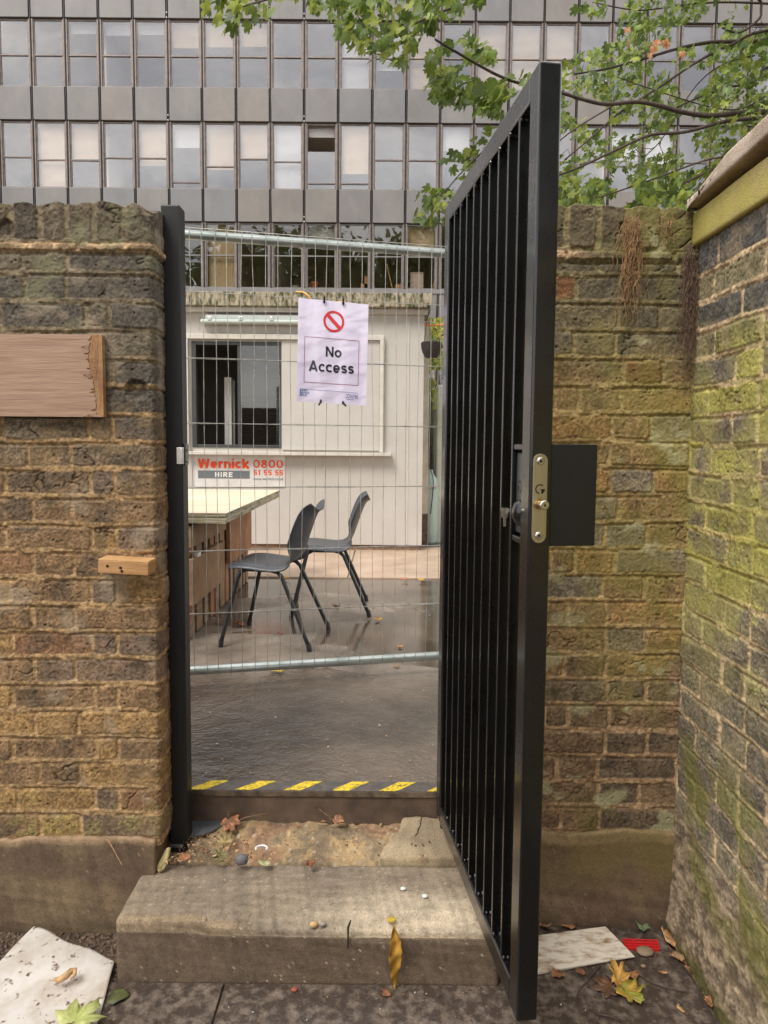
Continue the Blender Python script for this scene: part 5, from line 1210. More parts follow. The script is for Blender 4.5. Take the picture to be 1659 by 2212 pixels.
# creeper and shrub in the gap beside the cabin
sh = thing('shrub', 'yellow-green shrub showing in the gap beside the cabin', 'shrub', (.62, 8.3, Z_Y)); rg = np.random.default_rng(5); nl = 420
p = np.array([tuple(PY(rg.uniform(903, 960), rg.uniform(690, 800), rg.uniform(7.5, 8.6))) for _ in range(nl)])
keep = p[:, 0] < .58; p[keep] = p[keep]
leaf_cloud('foliage', p, rg.uniform(.03, .055, nl), rg.normal(0, 1, (nl, 3)), rg.normal(0, 1, (nl, 3))+[0, -.5, .5], np.array([C(150, 160, 70), C(190, 176, 70), C(110, 130, 60)])[rg.integers(0, 3, nl)], m_leaf, sh, seed=6)
MB().tube([(.6, 8.2, Z_Y), (.58, 8.15, 1.4), (.6, 8.1, 2.3)], [.02, .014, .006], 8).build('stem', m_bark, sh)
cr = thing('creeper', 'thin leafy creeper stem hanging beside the white post', 'plant', PY(931, 960, 7.42)); mb = MB()
mb.tube(curve_pts([PY(x, y, 7.42) for x, y in ((929, 800), (933, 850), (930, 900), (926, 950), (934, 975), (927, 1000), (936, 1040), (930, 1110))], 5), .006, 6).build('stem', m_bark, cr)
nl = 26; p = np.array([tuple(PY(rg.uniform(926, 942), rg.uniform(815, 880), 7.42)) for _ in range(nl)])
leaf_cloud('foliage', p, rg.uniform(.03, .05, nl), np.array([[0, 0, -1.]]*nl)+rg.normal(0, .3, (nl, 3)), np.array([[0, -1., .2]]*nl)+rg.normal(0, .4, (nl, 3)), np.array([C(150, 160, 84)]*nl), m_leaf, cr, seed=7)
# ================= THINGS ON AND BY THE WALLS =================
def wood_board_mat():
    return mat('stained_plywood', C(184, 152, 128), C(136, 106, 88), rough=.7, scale=13, stretch=(.5, 1, 9), contrast=(.25, .75), bump=.35, bscale=45, bdist=.003, detail=10)
pb = thing('plywood_board', 'weathered plywood board with a splintered right end fixed to the left brick wall', 'board', PY(100, 900, 1.88))
bx1 = PY(222, 800, 1.882).x; bx0 = PY(-70, 800, 1.882).x; bz1 = PY(120, 722, 1.882).z; bz0 = PY(120, 900, 1.882).z
# veneer with a torn edge on a stepped core
rr = random.Random(5); pts = [(bx0, bz0), (bx0, bz1+.004)]
n_ = 60
tx_ = lambda f_: bx1-.016-.006*math.sin(f_*7)-(.018*rr.random() if rr.random() < .16 else .003*rr.random())-.010*abs(math.sin(f_*3.3))-.010*(1-f_)
top = [(bx1-.05, bz1)]
edge = [(tx_(k/n_) if k not in (0,) else bx1-.045, bz1-(bz1-bz0)*k/n_) for k in range(n_+1)]; edge[-1] = (bx1-.004, bz0); edge[-2] = (bx1-.012, edge[-2][1])
MX = Matrix(((1, 0, 0, 0), (0, 0, 1, 0), (0, 1, 0, 0), (0, 0, 0, 1)))
MB().prism([(bx0, bz0)]+edge[::-1]+[(bx0, bz1)], .0022, Matrix.Translation((0, 1.8800, 0)) @ MX).build('veneer', wood_board_mat(), pb)
MB().box(bx0, 1.8823, bz0+.0005, bx1-.0005, 1.8868, bz1-.0005).box(bx0, 1.8869, bz0+.001, bx1-.0015, 1.8925, bz1-.001).box(bx0, 1.8926, bz0, bx1, 1.9, bz1).build('core', mat('torn_ply', C(188, 146, 104), C(136, 98, 66), rough=.85, scale=9, stretch=(6, 1, .8), contrast=(.3, .7), bump=.6, bscale=60), pb)
for k in range(7):
    z = bz1-(bz1-bz0)*rr.random(); x = bx1-.03-rr.random()*.03; MB().tube([(x, 1.8795, z), (x+.012, 1.874, z+.003), (x+.026, 1.877, z-.002)], [.0012, .001, .0004], 5).build('splinter', MATS['torn_ply'], pb)
# timber offcut
m_tim = mat('sawn_timber', C(206, 164, 112), C(160, 114, 70), rough=.7, scale=4, stretch=(1, 1, 14), contrast=(.3, .7), bump=.3, bscale=40, detail=8)
a = PY(210, 1197, 1.86); tbk = thing('timber_block', 'short sawn timber block fixed to the left brick wall below the plywood board', 'timber', a)
M_ = Matrix.Translation(PY(211, 1238, 1.845)) @ Matrix.Rotation(R(2.8), 4, 'Y')
MB().box(0, 0, 0, .138, .062, .040, M_).build('block', m_tim, tbk, bevel=.002)
for (u, v) in ((.026, .021), (.062, .018), (.066, .009)): MB().lathe([(.0042, 0), (.0042, .0006), (.002, .0007), (.0015, -.0008)], 12, M_ @ Matrix.Translation((u, 0, v)) @ Matrix.Rotation(R(90), 4, 'X')).build('nail_hole', mat('rust_brown', C(70, 44, 30), rough=.7), tbk)

def strands(name, label, px0, px1, py0, py1, n, seed, Yw, mcol, spread=8, dense=.6, lean=0.):
    rg = np.random.default_rng(seed); mb = MB(); nod = []
    for i in range(n):
        x = rg.uniform(px0, px1); y = py0+(rg.random()**1.6)*(py1-py0)*.55; L_ = rg.uniform(.12, .55)*(py1-py0); pts = []; k = max(6, int(L_/7)); yy = y; xx = x; off = rg.uniform(.004, .018); dx = rg.normal(0, .8)
        for q in range(k+1):
            xx += rg.normal(0, 2.2)+dx*.4+lean; dx = dx*.8+rg.normal(0, 1); yy += L_/k
            if yy > py1: break
            pts.append(PY(xx, yy, Yw-off+rg.normal(0, .0012)))
            if rg.random() < .10: nod.append(pts[-1])
        if len(pts) > 3: mb.tube(pts, [.00085*(1-.5*q/len(pts)) for q in range(len(pts))], 4, cap=False)
    for p in nod:
        mb.lathe([(.0002, -.0018), (.0016, -.001), (.0019, 0), (.0014, .0012), (.0002, .0018)], 6, Matrix.Translation(p))
    o = mb.build(name, mcol); recenter(o); return tag(o, label, 'dead vine')
m_v1 = mat('dry_root', C(176, 138, 96), C(120, 88, 62), rough=.8, scale=60); m_v2 = mat('dark_root', C(84, 66, 54), C(120, 96, 76), rough=.85, scale=50)
strands('dead_vine', 'thick tangle of tan dead vine roots hanging down the middle of the right brick wall', 1348, 1388, 452, 715, 95, 3, YR-.004, m_v1, lean=-.55)
strands('dead_vine', 'thin wispy dead roots hanging from the wall top left of the corner', 1420, 1452, 450, 545, 20, 4, YR-.004, m_v1)
strands('dead_vine', 'dark dead roots massed down the corner where the two right-hand walls meet', 1478, 1502, 520, 900, 85, 5, YR-.008, m_v2, lean=-.25)
# ================= GROUND CLUTTER =================
def poly_slab(name, pts, z0, th, m, label=None, cat=None, parent=None, bevel=.001, world=True):
    V = [PZ(x, y, z0) for x, y in pts]; mb = MB().prism([(v.x, v.y) for v in V], th, Matrix.Translation((0, 0, z0)))
    o = mb.build(name, m, parent, bevel=bevel)
    if label: recenter(o); tag(o, label, cat)
    return o
def mat_rubber():
    m = mat('ribbed_rubber', C(72, 62, 56), C(130, 116, 104), rough=.30, rough2=.55, scale=38, contrast=(.44, .70), spec=.5, detail=9)
    nt = m.node_tree; N = nt.nodes; L = nt.links; t = [n for n in N if n.type == 'TEX_COORD'][0]; b = N['Principled BSDF']
    n = N.new('ShaderNodeTexNoise'); n.inputs['Scale'].default_value = 34; n.inputs['Detail'].default_value = 5; L.new(t.outputs['Object'], n.inputs['Vector'])
    g_ = N.new('ShaderNodeTexNoise'); g_.inputs['Scale'].default_value = 190; L.new(t.outputs['Object'], g_.inputs['Vector'])
    a = N.new('ShaderNodeMath'); a.operation = 'MULTIPLY_ADD'; L.new(n.outputs['Fac'], a.inputs[0]); a.inputs[1].default_value = 1.6; L.new(g_.outputs['Fac'], a.inputs[2])
    bp = N.new('ShaderNodeBump'); bp.inputs['Distance'].default_value = .0025; bp.inputs['Strength'].default_value = .7; L.new(a.outputs[0], bp.inputs['Height']); L.new(bp.outputs[0], b.inputs['Normal'])
    return m
m_rub = mat_rubber()
s1 = PZ(481, 2138, .008); 
o = MB().box(-.775, .9, .001, s1.x-.003, 1.704, .009).build('rubber_mat', m_rub, bevel=.002); recenter(o); tag(o, 'dark ribbed rubber mat beside the white plastic sheet at the lower left', 'mat', 'ribbed mats laid on the path')
V = [PZ(x, y, .008) for x, y in ((1420, 2003), (1568, 2225))]; e = V[1]-V[0]
mb = MB().prism([(s1.x+.003, .9), (V[0].x+e.x*(.9-V[0].y)/e.y, .9), (V[0].x, V[0].y-.004), (.335, V[0].y-.004), (.33, 1.702), (s1.x+.003, 1.702)], .008, Matrix.Translation((0, 0, .0015)))
o = mb.build('rubber_mat', m_rub, bevel=.002); recenter(o); tag(o, 'wide dark ribbed rubber mat under the open gate at the lower right', 'mat', 'ribbed mats laid on the path')
# soil margins with grit
def grit_patch(name, x0, x1, y0, y1, z, n, seed, label):
    rg = np.random.default_rng(seed); mb = MB()
    for _ in range(n):
        x, y = rg.uniform(x0, x1), rg.uniform(y0, y1); s = rg.uniform(.0015, .0065)**1.0; M_ = Matrix.Translation((x, y, z+s*.4)) @ Matrix.Rotation(rg.uniform(0, 6), 4, 'Z') @ Matrix.Rotation(rg.uniform(-1, 1), 4, 'X') @ Matrix.Diagonal((s*rg.uniform(.7, 1.4), s, s*rg.uniform(.5, .9), 1))
        mb.add([M_ @ Vector(v) for v in ((1, 0, 0), (.3, .9, .1), (-.8, .6, 0), (-.9, -.5, .1), (.2, -1, 0), (0, 0, .9), (0, 0, -.8))], [(0, 1, 5), (1, 2, 5), (2, 3, 5), (3, 4, 5), (4, 0, 5), (1, 0, 6), (2, 1, 6), (3, 2, 6), (4, 3, 6), (0, 4, 6)])
    o = mb.build(name, mat('grit', C(118, 98, 80), C(66, 54, 46), rough=.9, scale=40)); tag(o, label, 'gravel', kind='stuff'); return o
grit_patch('gravel', -1.2, -.70, 1.62, 1.89, 0, 2600, 1, 'dark crumbly grit along the foot of the left wall')
# white ribbed sheet, lower left
def sheet(name, quad, z, m, label, cat, wav, nu=50, nv=50, th=.004):
    A, B, Cc, D = quad; P = np.zeros((nu, nv, 3)); rg_ = 3
    for i in range(nu):
        for j in range(nv):
            u, v = i/(nu-1), j/(nv-1); x = (A[0]*(1-u)+B[0]*u)*(1-v)+(D[0]*(1-u)+Cc[0]*u)*v; y = (A[1]*(1-u)+B[1]*u)*(1-v)+(D[1]*(1-u)+Cc[1]*u)*v
            x += wav[0](u, v); y += wav[1](u, v); P[i, j] = (x, y, z+wav[2](u, v))
    me = raw_mesh(name, P, grid_faces(nu, nv)); o = link(name, me, m); s = o.modifiers.new('solid', 'SOLIDIFY'); s.thickness = th; s.offset = 1
    recenter(o); return tag(o, label, cat)
q = [PZ(x, y, .03) for x, y in ((73, 2002), (249, 2062), (205, 2222), (-140, 2222))]
m_sh = mat('dirty_white_sheet', C(218, 213, 207), C(176, 160, 142), rough=.42, scale=9, contrast=(.42, .76), bump=.0, bscale=90, detail=7)
nt = m_sh.node_tree; N = nt.nodes; L = nt.links; b = N['Principled BSDF']; t = [n for n in N if n.type == 'TEX_COORD'][0]
sp = N.new('ShaderNodeTexNoise'); sp.inputs['Scale'].default_value = 46; sp.inputs['Detail'].default_value = 4; L.new(t.outputs['Object'], sp.inputs['Vector'])
sr = N.new('ShaderNodeMapRange'); sr.inputs['From Min'].default_value = .60; sr.inputs['From Max'].default_value = .70; L.new(sp.outputs['Fac'], sr.inputs['Value'])
sx = N.new('ShaderNodeMixRGB'); sx.inputs['Color2'].default_value = (*C(104, 72, 56), 1); L.new(b.inputs['Base Color'].links[0].from_socket, sx.inputs['Color1']); L.new(sr.outputs[0], sx.inputs['Fac']); L.new(sx.outputs[0], b.inputs['Base Color'])
mpw = N.new('ShaderNodeMapping'); mpw.inputs['Rotation'].default_value = (0, 0, R(28)); L.new(t.outputs['Object'], mpw.inputs[0])
wv = N.new('ShaderNodeTexWave'); wv.bands_direction = 'X'; wv.inputs['Scale'].default_value = 80; L.new(mpw.outputs[0], wv.inputs['Vector']); bp = N.new('ShaderNodeBump'); bp.inputs['Distance'].default_value = .0012; bp.inputs['Strength'].default_value = .5; L.new(wv.outputs['Fac'], bp.inputs['Height']); L.new(bp.outputs[0], b.inputs['Normal'])
sheet('plastic_sheet', [(v.x, v.y) for v in q], .012, m_sh, 'large dirty white ribbed plastic sheet lying at the lower left below the wall', 'plastic sheet',
      (lambda u, v: 0, lambda u, v: (.005*math.sin(u*11)-.006*math.sin(u*math.pi))*(1-v), lambda u, v: .008+.004*math.sin(u*5+v*2)+.003*math.sin(v*7)+.012*(1-u)*(1-v)), th=.003)
q = [PZ(x, y, .02) for x, y in ((1150, 2022), (1308, 2001), (1371, 2066), (1140, 2104))]
m_bd2 = mat('dirty_white_board', C(226, 216, 200), C(150, 118, 84), rough=.6, scale=22, contrast=(.46, .70), bump=.15, bscale=70, detail=9, stretch=(1, 2.2, 1))
wb = thing('white_board', 'mud-splashed white board lying on the mat right of the gate', 'board', q[3])
for k in range(2): MB().prism([(v.x-.004*k*(i == 2), v.y+.004*k*(i == 2)) for i, v in enumerate(q)], .0035, Matrix.Translation((0, 0, .017-.0045*k))).build('layer', m_bd2, wb, bevel=.0008)
# red plastic grid
g0, g1, g2, g3 = [PZ(x, y, .02) for x, y in ((1345, 2026), (1420, 2029), (1425, 2048), (1352, 2045))]
rg_ = thing('plastic_grid', 'small broken red plastic grid lying beside the white board near the corner', 'plastic piece', g3); mb = MB()
def Q(u, v): return (g3*(1-u)+g2*u)*(1-v)+(g0*(1-u)+g1*u)*v
m_rp = mat('red_plastic', C(206, 40, 44), rough=.3); m_rp2 = mat('red_plastic_base', C(232, 92, 92), rough=.35)
for v in (0, .33, .66, 1): mb.tube([Q(0, v)+Vector((0, 0, -.003)), Q(1, v)+Vector((0, 0, -.003))], .0016, 6)
for u in (0, .3, .55, .8, 1): mb.tube([Q(u, 0)+Vector((0, 0, -.003)), Q(u, 1)+Vector((0, 0, -.003))], .0016, 6)
mb.build('grid', m_rp, rg_); mb = MB().add([Q(0, 0)-Vector((0, 0, .007)), Q(1, 0)-Vector((0, 0, .007)), Q(1, 1)-Vector((0, 0, .007)), Q(0, 1)-Vector((0, 0, .007)), Q(0, 0)-Vector((0, 0, .010)), Q(1, 0)-Vector((0, 0, .010)), Q(1, 1)-Vector((0, 0, .010)), Q(0, 1)-Vector((0, 0, .010))], [(0, 1, 2, 3), (7, 6, 5, 4), (0, 4, 5, 1), (1, 5, 6, 2), (2, 6, 7, 3), (3, 7, 4, 0)]); mb.build('base', m_rp, rg_)

LS, LSF = leaf_template('simple')
def fallen(px, py, z, size, ang, c1, c2, label, curl=.4, kind='maple', tilt=(0, 0), name='fallen_leaf', wide=1., Y=None, stem=True):
    p = PZ(px, py, z) if Y is None else PY(px, py, Y); V, Fc = (LT, LF) if kind == 'maple' else (LS, LSF)
    n_ = len(V); sd = int(px*7+py); x, y = V[:, 0]*wide, V[:, 1]
    r2 = x*x+y*y; cu_ = .35+curl; zz = curl*(.55*r2*(.4+.9*fbm(x*2+sd, y*2, sd, 2))+.35*np.abs(x))+.5*cu_*(fbm(x*2.6+sd, y*2.6, sd+1, 2)-.5)+.14*(fbm(x*8+sd, y*8, sd+4, 2)-.5); x = x+.5*cu_*(fbm(x*1.7+sd, y*1.7, sd+5, 2)-.5); y = y+.5*cu_*(fbm(x*1.9, y*1.6+sd, sd+6, 2)-.5)
    P = np.stack([x*(1-.28*min(curl, 1)), y*(1-.2*curl*np.abs(y)), zz], 1)*size
    k = fbm(x*3+sd, y*3, sd+2, 3); vein = np.clip(1-np.abs(x)*26, 0, 1)*.5
    col = np.array(c1)*(1-sst(.4, .6, k))[:, None]+np.array(c2)*sst(.4, .6, k)[:, None]; sp_ = sst(.6, .72, fbm(x*7+sd, y*7, sd+8, 3))*.45; col = col*(1-sp_)[:, None]+np.array(C(104, 74, 50))*sp_[:, None]; col = col*(1+.3*vein)[:, None]
    me = raw_mesh(name, P, Fc, col, smooth=True); o = link(name, me, m_dry)
    so = o.modifiers.new('solid', 'SOLIDIFY'); so.thickness = .0006
    M_ = Matrix.Translation(p+Vector((0, 0, .003))) @ Matrix.Rotation(R(tilt[0]), 4, 'X') @ Matrix.Rotation(R(tilt[1]), 4, 'Y') @ Matrix.Rotation(R(ang), 4, 'Z')
    o.matrix_world = M_
    if stem: MB().tube([(0, 0, 0), (.05*size, -.35*size, .08*size), (.0, -.8*size, .03*size)], [.025*size, .018*size, .016*size], 5).build('stem', m_v1, o, world=False)
    return tag(o, label, 'leaf')
m_dry = mat('dry_leaf', (1, 1, 1), rough=.55, attr=True, scale=60, vary=.22, trans=.15, bump=.3, bscale=120, bdist=.002)
BR_, TAN, YEL, GRN, ORG = C(140, 100, 72), C(190, 150, 104), C(208, 164, 72), C(132, 150, 84), C(206, 136, 92)
fallen(497, 1776, .235, .045, 200, ORG, BR_, 'reddish brown leaf standing against the riser near the black post', .5, tilt=(38, 0))
fallen(487, 1822, .212, .042, 20, C(196, 174, 120), C(150, 130, 86), 'pale tan crinkled leaf on the threshold below the reddish leaf', .5, tilt=(10, 10))
fallen(405, 1857, .205, .030, 100, C(190, 128, 84), BR_, 'orange-brown curled leaf behind the left end of the step', .8, kind='simple', tilt=(15, 0), wide=1.6)
fallen(478, 1856, .205, .038, 60, C(128, 122, 70), C(96, 92, 52), 'dull green-brown leaf behind the step beside the round grey pebble', .6, tilt=(20, 0))
fallen(352, 1868, .200, .055, -25, C(186, 172, 120), C(150, 136, 90), 'narrow pale leaf propped upright at the foot of the left wall', .4, kind='simple', tilt=(60, 0), wide=.7)
fallen(728, 1776, .235, .032, 250, C(200, 150, 112), BR_, 'brown folded leaf against the riser near the middle of the gateway', .9, tilt=(25, 0))
fallen(694, 1778, .228, .018, 250, C(180, 130, 96), BR_, 'small brown leaf scrap left of the folded leaf against the riser', .7, kind='simple', wide=1.5)
fallen(670, 1864, .205, .026, 190, C(142, 88, 56), C(120, 76, 50), 'dark brown curled leaf at the middle of the back edge of the step', .9, tilt=(30, 0), wide=1.)
fallen(576, 1866, .200, .028, 90, C(204, 206, 160), C(160, 160, 110), 'pale green leaf scrap just behind the step beside the pebble', .2, kind='simple', wide=1.4)
fallen(537, 1768, .222, .011, 0, YEL, YEL, 'tiny yellow leaf tip against the riser', .3, kind='simple')
fallen(848, 1991, .168, .018, 60, YEL, C(214, 190, 40), 'small bright yellow leaf on the front edge of the step', .3)
# the long yellow leaf hanging down the front of the step
Pl = []; cl_ = []
for i in range(30):
    t_ = i/29; cx = 851+3*math.sin(t_*5)+7*t_*t_; cy = 1998+154*t_; hw_ = 1.5+15*math.sin(math.pi*min(1, t_*1.02)**.85)**.9; base = PY(cx, cy, 1.698-.020*math.sin(t_*3.0)); tw = .5+1.1*t_
    for j in range(11):
        v_ = -1+j/5; e_ = 1+.12*math.sin(i*1.7+j)*abs(v_); Pl.append((base.x+v_*hw_*.00118*math.cos(tw*.6)*e_, base.y-.016*abs(v_)**1.6*math.sin(1+t_*3)+v_*hw_*.00082*math.sin(tw*.6)+.003*math.sin(i*.9+v_*2), base.z+.002*math.sin(v_*5+i*.5)))
        k_ = float(fbm(np.array([i*.35]), np.array([j*.5]), 12, 3)[0]); cl_.append(tuple(np.array(C(218, 170, 72))*(1-k_*.55-.3*(abs(v_) > .85))+np.array(C(120, 76, 40))*(k_*.35)))
lf = link('fallen_leaf', raw_mesh('fallen_leaf', Pl, grid_faces(30, 11), cl_), m_dry); so = lf.modifiers.new('solid', 'SOLIDIFY'); so.thickness = .0007; recenter(lf); tag(lf, 'long yellow-brown leaf hanging down the front face of the step', 'leaf')
fallen(836, 2152, .010, .022, 30, C(170, 110, 70), BR_, 'small orange-brown leaf on the mat below the hanging yellow leaf', .5, kind='simple', wide=1.6)
fallen(262, 2148, .012, .042, 150, C(96, 100, 60), C(70, 74, 46), 'dark wet green leaf on the mat corner beside the white sheet', .05, kind='simple', wide=1.7)
fallen(160, 2210, .040, .072, 330, C(206, 208, 140), C(176, 184, 110), 'large pale yellow-green leaf on the lower corner of the white sheet', .15, wide=1.1)
fallen(1338, 2118, .018, .052, 20, YEL, C(190, 140, 80), 'yellow leaf standing up between the white board and the larger yellow leaf', .6, tilt=(25, 10))
fallen(1352, 2142, .016, .058, 215, YEL, C(150, 150, 60), 'large yellow and green leaf on the mat, lowest of the yellow pair', .5, tilt=(5, 0))
fallen(1318, 2135, .011, .048, 100, C(116, 84, 60), C(90, 66, 50), 'flat dark brown leaf lying left of the yellow leaves', .1)
fallen(1366, 2112, .014, .024, 300, C(190, 136, 90), BR_, 'small round brown leaf right of the yellow leaves', .4, kind='simple', wide=1.7)
fallen(1388, 2004, .016, .034, 180, C(140, 156, 122), C(110, 128, 92), 'grey-green curled leaf above the red plastic grid', .6)
fallen(1452, 2006, .02, .034, 330, C(118, 142, 80), C(90, 112, 58), 'fresh green leaf in the corner between the two right-hand walls', .4, tilt=(20, 0))
fallen(1448, 2040, .016, .044, 20, C(206, 160, 116), C(180, 136, 96), 'tan curled leaf at the mat edge below the corner', .8, kind='simple', wide=1.1, tilt=(10, 10))
fallen(1458, 2066, .016, .040, 190, C(196, 160, 124), C(164, 130, 96), 'second tan curled leaf just below the first at the mat edge', .8, kind='simple', wide=1.2, tilt=(0, 20))
fallen(1208, 2106, .012, .030, 120, C(168, 122, 90), BR_, 'brown leaf poking out under the front of the white board', .5, kind='simple', wide=1.8)
fallen(1258, 2104, .012, .020, 60, C(150, 108, 80), BR_, 'small brown leaf under the front edge of the white board', .5, kind='simple', wide=1.6)
fallen(1236, 2001, .014, .036, 100, C(176, 124, 84), BR_, 'brown leaf lying behind the white board near the plinth', .3, kind='simple', wide=1.3)
fallen(1172, 2004, .014, .030, 200, C(150, 118, 90), BR_, 'crumpled grey-brown leaf behind the gate at the foot of the plinth', .9)
fallen(1474, 2186, .012, .018, 30, C(226, 184, 120), TAN, 'small tan leaf alone on the mat near the lower right corner', .3, kind='simple')
fallen(1436, 2104, .012, .018, 80, C(206, 160, 110), BR_, 'small tan leaf below the twig on the mat', .4, kind='simple')
fallen(1520, 2115, .014, .030, 200, C(186, 134, 90), BR_, 'brown leaf in the litter strip at the foot of the mossy wall', .7, tilt=(10, 0))
fallen(1540, 2168, .014, .030, 140, C(196, 140, 92), BR_, 'orange-brown leaf lowest in the litter strip at the foot of the mossy wall', .7)
ym = Z_Y+.004
fallen(606, 1450, ym+.01, .055, 80, C(226, 196, 70), C(196, 160, 60), 'yellow leaf on the yard beside the lower fence rail', .2, kind='simple', wide=1.6)
fallen(521, 1353, ym, .050, 80, C(172, 100, 60), BR_, 'orange-brown leaf by the foot of the nearer chair', .8)
fallen(729, 1313, ym, .048, 80, C(120, 84, 62), BR_, 'dark brown curled leaf on the yard right of the crossed chair legs', .8)
fallen(818, 1341, ym, .040, 20, C(214, 150, 80), YEL, 'small orange leaf on the yard right of the far chair', .6)
fallen(867, 1398, ym, .030, 60, C(200, 140, 90), BR_, 'small tan leaf on the yard near the fence at the right', .5, kind='simple', wide=1.6)
fallen(859, 1442, ym, .028, 60, C(196, 130, 80), BR_, 'small brown leaf in front of the lower fence rail near the gate', .4, kind='simple', wide=1.5)
fallen(608, 1370, ym, .030, 60, C(150, 70, 50), BR_, 'dark red leaf on the wet yard between the chair legs', .3, kind='simple', wide=1.4)
fallen(618, 1250, ym+.01, .045, 60, YEL, YEL, 'yellow leaf on the tan path edge behind the nearer chair', .3)
fallen(876, 1253, ym+.01, .045, 20, C(206, 110, 60), ORG, 'orange leaf on the edge of the tan path left of the gate', .4)
fallen(913, 1254, ym+.01, .045, 120, C(216, 170, 60), YEL, 'yellow leaf on the edge of the tan path nearest the gate', .4)

# litter nobody could count: flakes along the wall foot, on the threshold, on the mats and in the yard
def flakes(name, label, spots, seed, cols, smin, smax, zf=None):
    rg = np.random.default_rng(seed); Ps, Fs, Cs = [], [], []; o_ = 0
    for (poly, n_, z) in spots:
        xs_ = [p[0] for p in poly]; ys_ = [p[1] for p in poly]; c_ = 0
        while c_ < n_:
            x, y = rg.uniform(min(xs_), max(xs_)), rg.uniform(min(ys_), max(ys_))
            if not inpoly(x, y, poly): continue
            c_ += 1; p = np.array(PZ(x, y, z)); s = rg.uniform(smin, smax)*rg.uniform(.4, 1); k = rg.integers(5, 8); an = np.sort(rg.uniform(0, 6.283, k)); rad = rg.uniform(.5, 1, k)*s; el = rg.uniform(.35, 1); ro_ = rg.uniform(0, 6.28)
            V = np.stack([np.cos(an)*rad, np.sin(an)*rad*el, rg.uniform(0, .5, k)*s], 1); V = np.stack([V[:, 0]*np.cos(ro_)-V[:, 1]*np.sin(ro_), V[:, 0]*np.sin(ro_)+V[:, 1]*np.cos(ro_), V[:, 2]], 1)
            V = np.vstack([[0, 0, s*.12], V])+p+[0, 0, .0015]; Ps.append(V); Cs.append(np.repeat([np.array(cols[rg.integers(0, len(cols))])*rg.uniform(.6, 1.15)], k+1, 0))
            Fs += [(o_, o_+1+i, o_+1+(i+1) % k) for i in range(k)]; o_ += k+1
    me = raw_mesh(name, np.concatenate(Ps), np.array(Fs), np.concatenate(Cs), smooth=False); return tag(link(name, me, m_dry), label, 'litter', kind='stuff')
DC = [C(150, 104, 74), C(190, 150, 108), C(120, 84, 60), C(90, 66, 50), C(206, 166, 120), C(172, 120, 80)]
flakes('leaf_litter', 'broken brown leaf litter along the foot of the mossy wall', [([(1425, 2005), (1450, 2000), (1620, 2225), (1570, 2225)], 420, .004)], 3, DC, .006, .020)
flakes('leaf_litter', 'crumbs of leaf and grit scattered over the rubber mats', [([(250, 2140), (1080, 2140), (1100, 2212), (220, 2212)], 70, .011), ([(700, 2140), (1080, 2136), (1080, 2160), (700, 2165)], 50, .011), ([(1170, 2070), (1430, 2010), (1560, 2212), (1170, 2212)], 90, .011)], 4, DC+[C(210, 204, 194)], .0015, .006)
flakes('leaf_litter', 'leaf fragments and crumbs lying on the threshold behind the step', [([(400, 1810), (520, 1790), (560, 1860), (360, 1868)], 320, .215), ([(420, 1775), (930, 1775), (930, 1860), (420, 1862)], 260, .212)], 5, DC+[C(200, 170, 124)], .002, .013)
flakes('leaf_litter', 'pale specks and crumbs on the tread of the step', [([(330, 1880), (970, 1880), (1030, 1980), (280, 1975)], 110, .1785)], 6, [C(214, 204, 186), C(160, 140, 112), C(90, 76, 60)], .001, .0035)
flakes('leaf_litter', 'small pale crumbs and leaf bits scattered on the wet yard', [([(410, 1460), (940, 1430), (938, 1680), (410, 1680)], 150, ym), ([(420, 1300), (940, 1270), (940, 1400), (420, 1400)], 60, ym)], 7, [C(206, 196, 180), C(170, 130, 90), C(196, 150, 80)], .003, .009)
# pebbles, crumbs, ring, slate
def pebble(px, py, z, s, col, label, name='pebble', flat_=.6, seed=1, cat='pebble'):
    p = PZ(px, py, z); P_, Nn, F = cube_sheet((2, 2, 2), .25, .98); n = n3(P_, 1.1, seed, 3); P_ = P_*(.75+.5*n)[:, None]*np.array([s*1.2, s*.9, s*flat_])
    me = raw_mesh(name, P_, F); bm = bmesh.new(); bm.from_mesh(me); bmesh.ops.remove_doubles(bm, verts=bm.verts, dist=s*.01); bm.to_mesh(me); bm.free(); me.shade_smooth()
    o = link(name, me, mat('stone_%d_%d_%d' % tuple(int(c*255) for c in col), col, tuple(c*.75 for c in col), rough=.75, scale=60, bump=.2)); o.location = p+Vector((0, 0, s*flat_*.5)); return tag(o, label, cat)
pebble(522, 1862, .205, .017, C(104, 102, 104), 'round grey pebble behind the back edge of the step', flat_=.9)
pebble(407, 1988, .164, .011, C(140, 126, 108), 'smooth grey pebble set in the crumbled front edge of the step, near its left end', flat_=.8, seed=3)
pebble(439, 1988, .162, .008, C(160, 142, 118), 'small tan pebble in the crumbled step edge just right of the grey one', flat_=.8, seed=4)
pebble(678, 2000, .158, .009, C(196, 164, 112), 'yellowish pebble in the front edge of the step left of its middle crack', flat_=.8, seed=5)
pebble(697, 1999, .158, .008, C(150, 140, 130), 'grey pebble right of the yellowish one in the step edge', flat_=.8, seed=6)
pebble(1490-3, 0, 0, 0.001, C(1, 1, 1), '', seed=9) if False else None
pebble(1393, 2058, .012, .020, C(150, 128, 104), 'long tan stone below the red plastic grid', flat_=.45, seed=8)
pebble(1390, 2088, .011, .006, C(150, 126, 100), 'tiny pebble on the mat right of the white board', flat_=.7, seed=10)
pebble(871, 1921+0,   .178, .0065, C(226, 232, 224), 'white crumb on the step tread, the upper of two', name='crumb', cat='crumb', seed=11)
pebble(918, 1937,   .178, .0065, C(230, 236, 228), 'white crumb on the step tread nearer the gate, the lower of two', name='crumb', cat='crumb', seed=12)
pebble(636, 2139, .011, .007, C(168, 84, 64), 'small red stone on the mat against the step front', seed=13)
